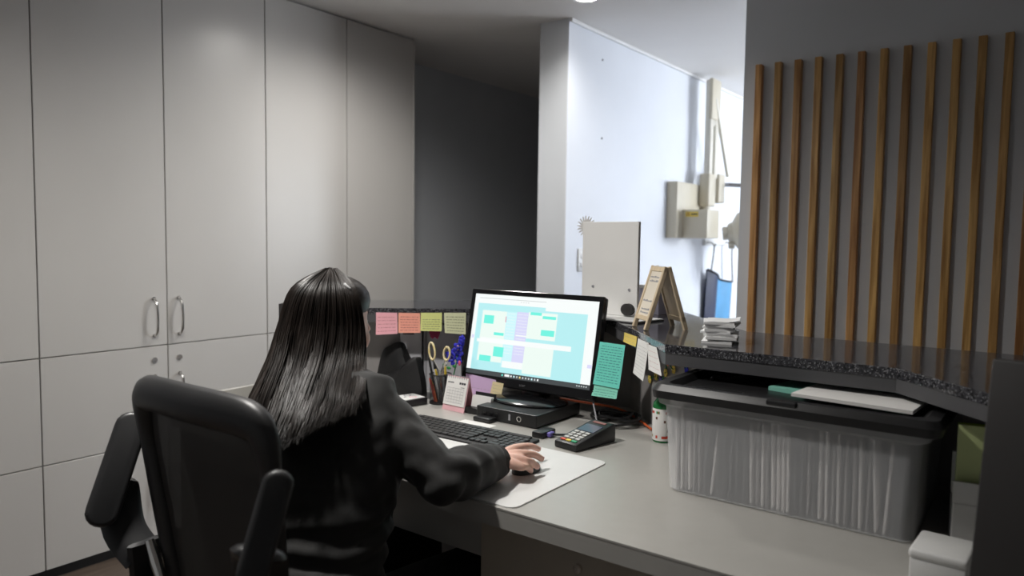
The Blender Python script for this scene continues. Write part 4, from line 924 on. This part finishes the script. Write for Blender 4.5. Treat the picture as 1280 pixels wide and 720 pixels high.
M['jacket'] = mat('black_jersey', (.011, .0107, .0103), .75, var=.25, scale=20, bump=.25, bscale=600, sheen=.1); M['trousers'] = mat('black_trousers', (.006, .006, .007), .8, var=.2, bump=.2, bscale=500)
M['hair'] = mat('dark_brown_hair', (.0145, .0105, .0085), .40, var=.5, scale=40, stretch=(1, 1, .15), spec=.28)
HC = Vector((1.117, 1.346, 1.086)); HA = math.radians(2); hf = Vector((math.cos(HA), math.sin(HA), 0)); hl = Vector((-hf.y, hf.x, 0)); hz = Vector((0, 0, 1))
HM = Matrix(((hf.x, hl.x, 0, 0), (hf.y, hl.y, 0, 0), (0, 0, 1, 0), (0, 0, 0, 1)))
def H(f, l, z): return HC+hf*f+hl*l+hz*z
# --- hand keypoints
def finger(b, pts, r0, r1):
    pp = bez(pts, 4); n = len(pp); b.tube(pp, [r0+(r1-r0)*i/(n-1) for i in range(n)], 10); b.ell(pp[-1], (r1, r1, r1), n=10); b.ell(pp[0], (r0*1.1,)*3, n=10)
def hand(b, wrist, knuck, tips, thumb, pinkless=False):
    """knuck: four knuckles index..little, tips: (mid joint, tip) for each"""
    kc = sum(knuck, Vector())/4; ax = (kc-wrist).normalized(); sd = (knuck[0]-knuck[3]).normalized()
    for i, k in enumerate(knuck):
        s = wrist+sd*(.021-.014*i)
        b.tube(bez([s, (s+k)*.5+Vector((0, 0, .004)), k], 4), [.0135, .0138, .0140, .0138, .0135, .0128, .0120, .0112, .0102], 10)
    b.ell((wrist+kc)*.5, (.032, .030, .0155), mx=frame((0, 0, 0), ax, sd), n=16)
    for i, (k, (mj, tp)) in enumerate(zip(knuck, tips)): finger(b, [k, mj, tp], [.0100, .0102, .0098, .0088][i], [.0076, .0078, .0074, .0066][i])
    finger(b, thumb, .0125, .0080)
KZ = .790; TZ = .768
kn = [onz(655, 558.5, KZ+.002), onz(657, 567.5, KZ+.004), onz(656.5, 576, KZ), onz(653, 584, KZ-.006)]
tp = [onz(673, 561.5, TZ+.010), onz(677, 573.5, TZ+.006), onz(671.5, 583.5, TZ+.002), onz(664, 589, TZ-.004)]
# keep human finger lengths
for i, L_ in enumerate((.068, .074, .066, .052)):
    d = tp[i]-kn[i]; tp[i] = kn[i]+d*min(1, L_/d.length)
wr = Vector((1.325, 1.012, .790))
tips = [((kn[i]+tp[i])*.5+Vector((0, 0, .0045)), tp[i]) for i in range(4)]
b = B(); ell = b.ell
hand(b, wr, kn, tips, [wr+Vector((.022, .028, -.004)), wr+Vector((.055, .048, -.014)), wr+Vector((.085, .050, -.022))])
lw = Vector((1.335, 1.455, .792)); lk = [lw+Vector((.085, -.022+.0, .006)), lw+Vector((.090, -.003, .007)), lw+Vector((.086, .016, .004)), lw+Vector((.078, .033, -.002))]
hand(b, lw, lk, [(k+Vector((.035, -.004+.004*i, .004)), k+Vector((.062, -.006+.006*i, -.018))) for i, k in enumerate(lk)], [lw+Vector((.02, -.03, -.004)), lw+Vector((.05, -.048, -.010)), lw+Vector((.08, -.050, -.016))])
shR, elR = Vector((1.078, 1.163, .928)), Vector((1.115, .995, .803)); shL, elL = Vector((1.065, 1.465, .935)), Vector((1.17, 1.565, .80))
for s_, e_, w_ in ((shR, elR, wr), (shL, elL, lw)): b.tube([s_, (s_+e_)/2, e_], [.045, .042, .036], 14); b.ell(e_, (.036,)*3); b.tube([e_, (e_+w_)/2, w_+(w_-e_)*.05], [.036, .032, .023], 14); b.ell(w_, (.024, .024, .018))
spine = [(Vector((.905, 1.20, .455)), .15, .12), (Vector((.93, 1.20, .54)), .16, .115), (Vector((.95, 1.205, .64)), .145, .105), (Vector((.995, 1.22, .76)), .15, .10), (Vector((1.04, 1.25, .87)), .16, .095), (Vector((1.07, 1.285, .945)), .15, .075), (Vector((1.085, 1.305, .985)), .06, .055), (Vector((1.10, 1.32, 1.03)), .050, .052), (H(-.015, 0, -.03), .05, .055)]
b.tube([p for p, _, _ in spine], [(w_, d) for _, w_, d in spine], 24, ref=(0, 1, 0))
b.ell(H(-.008, 0, .022), (.094, .074, .090), mx=HM, n=24); b.ell(H(.022, 0, -.040), (.066, .056, .068), mx=HM, n=20); b.ell(H(.055, 0, -.092), (.024, .022, .018), mx=HM, n=14)
b.tube([H(.088, 0, .020), H(.104, 0, -.012), H(.094, 0, -.026)], [.008, .013, .009], 10); b.ell(H(.082, 0, -.058), (.012, .024, .006), mx=HM, n=12); b.ell(H(.081, 0, -.068), (.011, .021, .006), mx=HM, n=12)
b.ell(H(.070, 0, .034), (.018, .040, .012), mx=HM, n=14); b.ell(H(.010, 0, -.006), (.080, .066, .086), mx=HM, n=24)
for sd in (1, -1): b.ell(H(.052, sd*.036, -.026), (.026, .020, .030), mx=HM, n=14); b.ell(H(-.008, sd*.076, -.008), (.018, .010, .030), mx=HM, n=12)
body_me = remesh(b, .0032, 4, 'person'); body_me.materials.append(M['skin'])
PB = Vector((.93, 1.20, 0))
for v in body_me.vertices: v.co -= PB
person = bpy.data.objects.new('person', body_me); COL.objects.link(person); person.location = PB
tag(person, 'person with long dark hair and black jacket seated at the desk, hand on mouse', 'person')
def child(name, me, m, parent=person):
    for v in me.vertices: v.co -= PB
    me.materials.clear(); me.materials.append(M[m]); o = bpy.data.objects.new(name, me); COL.objects.link(o); o.parent = parent; return o
M['eyewhite'] = mat('eye_white', (.75, .73, .70), .2); M['iris'] = mat('dark_iris', (.03, .015, .008), .1); M['lip'] = mat('lip', (.48, .18, .15), .4)
for sd in (1, -1):
    e = B().ell(H(.066, sd*.030, .012), (.0115,)*3, n=14).build('eye', 'eyewhite', person, True, org=PB)
    B().ell(H(.0755, sd*.030, .012), (.003, .0052, .0052), mx=HM, n=12).build('iris', 'iris', e, True, org=PB)
nb = None
for i in range(3):                            # finger nails
    d = (tp[i]-tips[i][0]).normalized(); sdv = Vector((0, 0, 1)).cross(d).normalized(); up2 = d.cross(sdv)
    B().ell(tp[i]+up2*.0052+d*.001, (.0058, .0046, .0018), mx=frame((0, 0, 0), d, sdv), n=12).build('fingernail', 'pink', person, True, org=PB)
# --- jacket
b = B()
js = [(Vector((.900, 1.20, .450)), .175, .135), (Vector((.925, 1.20, .52)), .185, .135), (Vector((.945, 1.205, .64)), .170, .122), (Vector((.992, 1.22, .76)), .172, .120), (Vector((1.037, 1.25, .87)), .182, .115), (Vector((1.068, 1.285, .945)), .165, .090), (Vector((1.083, 1.303, .985)), .085, .072), (Vector((1.093, 1.312, 1.012)), .062, .064)]
b.tube([p for p, _, _ in js], [(w_, d) for _, w_, d in js], 32, ref=(0, 1, 0))
for s_, e_, w_ in ((shR, elR, wr), (shL, elL, lw)):
    b.ell(s_, (.062, .058, .058)); m_ = (s_+e_)/2
    b.tube([s_+(s_-m_)*.2, s_, m_, e_], [.05, .060, .055, .053], 18); b.ell(e_, (.054,)*3)
    f_ = e_+(w_-e_)*.5; c_ = e_+(w_-e_)*.93
    b.tube([e_, f_+Vector((0, 0, .004)), e_+(w_-e_)*.85, c_], [.054, .050, .042, .037], 18)
    b.tube([s_+Vector((-.03, 0, -.0)), Vector((s_.x-.04, s_.y*.6+.4*1.25, .87))], [.06, .08], 14)
fo_ = []
def wrk(co):
    n1 = noise.noise(Vector((co.x*9, co.y*9, co.z*26)))*.0055; n2_ = noise.noise(co*34)*.0022
    fold = 0
    dl = (co-elR).length
    if dl < .17: fold = .006*math.sin((co-elR).dot((wr-elR).normalized()+(shR-elR).normalized()*.6)*95+noise.noise(co*14)*3.0)*max(0, 1-dl/.17)
    if co.z < .80 and co.x < 1.05: fold += .005*math.sin(co.z*120+co.y*22+noise.noise(co*10)*3)*min(1, (.80-co.z)/.06)
    return n1+n2_+fold
child('jacket', remesh(b, .0060, 6, 'jacket', wrk), 'jacket')
for w_, e_ in ((wr, elR), (lw, elL)):
    d = (w_-e_).normalized(); c_ = e_+(w_-e_)*.93
    B().tube([c_-d*.022, c_-d*.020, c_+d*.002, c_+d*.004], [.034, .0385, .0385, .034], 24).build('jacket_cuff', 'jacket', person, True, org=PB)
b = B(); b.ell((.935, 1.20, .50), (.13, .17, .075), n=20)
for sy in (-1, 1):
    hp, kn_, an = Vector((.96, 1.20+sy*.085, .505)), Vector((1.37, 1.20+sy*.11, .505)), Vector((1.40, 1.20+sy*.11, .09))
    b.tube([hp, (hp+kn_)/2, kn_], [.078, .072, .060], 18); b.ell(kn_, (.060,)*3); b.tube([kn_, (kn_+an)/2, an], [.060, .055, .042], 18)
child('trousers', remesh(b, .010, 4, 'trousers'), 'trousers')
for sy in (-1, 1):
    f0 = Vector((1.40, 1.20+sy*.11, 0)); B().tube(bez([f0+Vector((-.06, 0, .035)), f0+Vector((0, 0, .045)), f0+Vector((.09, 0, .032)), f0+Vector((.17, 0, .022))], 4), [(.038+.004*math.sin(i/12*PI), .034-.012*i/12) for i in range(13)], 14, ref=(0, 1, 0)).build('shoe', 'black', person, True, org=PB)
# --- hair
af, al, az = .113, .096, .125
ctl = [  # s, theta(deg, from forward, clockwise to the right), p4, p5
    (0.00, -90, ond(467, 455, 1.56), ond(452, 497, 1.49)), (.14, -106, ond(452, 472, 1.49), ond(436, 515, 1.455)), (.30, -126, ond(420, 482, 1.47), ond(396, 533, 1.435)),
    (.48, -150, ond(378, 486, 1.47), ond(362, 548, 1.43)), (.65, -180, ond(338, 486, 1.49), ond(330, 560, 1.46)), (.82, -225, ond(312, 488, 1.56), ond(305, 550, 1.53)), (1.0, -300, (1.09, 1.465, .960), (1.03, 1.485, .880))]
def guide(s, out=0.0):
    for A, C in zip(ctl, ctl[1:]):
        if A[0] <= s <= C[0]+1e-9: break
    k = (s-A[0])/(C[0]-A[0]); th = math.radians(A[1]+(C[1]-A[1])*k); P4 = Vector(A[2]).lerp(Vector(C[2]), k); P5 = Vector(A[3]).lerp(Vector(C[3]), k)
    d = hf*math.cos(th)*1.0+hl*math.sin(th)
    def E(phi, k2=1.0): return H(0, 0, 0)+hf*math.cos(th)*math.sin(phi)*(af+out)*k2+hl*math.sin(th)*math.sin(phi)*(al+out)*k2+hz*math.cos(phi)*(az+out)
    p0 = H(.004+.026*math.cos(th), .012*math.sin(th), az*(1.0-.02*abs(math.cos(th)))+out); p1 = E(.85); p2 = E(1.52); cen = Vector((HC.x-.01, HC.y-.005, 0))
    P5 = P5+(Vector((P5.x, P5.y, 0))-Vector((1.075, 1.31, 0))).normalized()*out; p3 = E(PI/2, 1.0); p3.z = HC.z-.055; p3 = p3.lerp(Vector((P5.x, P5.y, p3.z)), .22)
    P4 = p3.lerp(P5, .58)+(Vector((P5.x, P5.y, 0))-Vector((1.075, 1.31, 0))).normalized()*.008; return [p0, p1, p2, p3, P4, P5]
def curve_at(pts, n=5): return bez(pts, n)
NS = 40
g = [curve_at(guide(i/NS), 5) for i in range(NS+1)]; nt_ = len(g[0])
bm_ = B(); outer_v = [[bm_.bm.verts.new(p+Vector((noise.noise(Vector((i*.45, j*.12, 0)))*.006, noise.noise(Vector((i*.45, j*.12, 5)))*.006, 0))*(min(1, j/8))) for j, p in enumerate(r)] for i, r in enumerate(g)]
gi = [[p.lerp(Vector((1.085, 1.315, p.z)), .30 if p.z < 1.05 else .16) for p in r] for r in g]; inner_v = [[bm_.bm.verts.new(p) for p in r] for r in gi]
for i in range(NS):
    for j in range(nt_-1):
        bm_.bm.faces.new((outer_v[i][j], outer_v[i+1][j], outer_v[i+1][j+1], outer_v[i][j+1])); bm_.bm.faces.new((inner_v[i][j], inner_v[i][j+1], inner_v[i+1][j+1], inner_v[i+1][j]))
    bm_.bm.faces.new((outer_v[i][-1], outer_v[i+1][-1], inner_v[i+1][-1], inner_v[i][-1]))
for i in (0, NS):
    for j in range(nt_-1): bm_.bm.faces.new((outer_v[i][j], outer_v[i][j+1], inner_v[i][j+1], inner_v[i][j]))
bm_.ell(H(-.030, 0, .020), (.082, .087, .104), mx=HM, n=24); bm_.ell(H(-.004, 0, .064), (.098, .079, .062), mx=HM, n=24)
from mathutils.bvhtree import BVHTree
hair = bm_.build('hair', 'hair', person, True, org=PB, autos=180)
rh = random.Random(21); st = B()
clumps = [(rh.random(), rh.uniform(0, .013), rh.uniform(-.12, .10), rh.uniform(0, 9)) for _ in range(64)]
for k in range(2400):
    cs_, co_, cl_, cph = clumps[rh.randrange(64)]
    s = min(1, max(0, cs_+rh.gauss(0, .018))); out = .001+co_+rh.uniform(-.001, .004); pts = guide(s, out)
    ln = .80+rh.uniform(0, .30)+cl_; end = pts[4]+(pts[5]-pts[4])*ln; pts[5] = end+Vector((rh.gauss(0, .004), rh.gauss(0, .004), 0))
    cv = curve_at(pts, 5); ph = cph+rh.uniform(-.4, .4); n = len(cv)
    for i, p in enumerate(cv):
        q = i/(n-1); a = .015*q*q; cv[i] = p+Vector((math.sin(q*9+ph)*a, math.cos(q*8+ph)*a, 0))
    r0 = rh.uniform(.0006, .0015)
    st.tube(cv, [r0*(.5 if i == 0 else (1 if i < n-4 else (n-1-i)/4*.9+.1)) for i in range(n)], 3, cap=False)
o = st.build('hair_strands', 'hair', hair, True, fix=False, org=PB, autos=180); o['kind'] = 'stuff'
# a few thin flyaways over the crown are part of the strands; white hair clip pressed on the hair
bpy.context.view_layer.update()
bv = BVHTree.FromObject(o, bpy.context.evaluated_depsgraph_get()); cdir = ray(434, 358).normalized()
hit = bv.ray_cast(CAM-PB, cdir)[0]
hit = (hit+PB) if hit else ond(434, 358, 1.62)
e1 = (ond(437, 361, 1.6)-ond(431, 355.5, 1.6)).normalized(); hit = hit-cdir*.002
B().box((-.009, -.0028, -.003), (.009, .0028, .003), .0015, 2, mx=frame(hit, e1, -cdir.cross(e1))).build('hair_clip', 'brightpaper', person, True, org=PB)
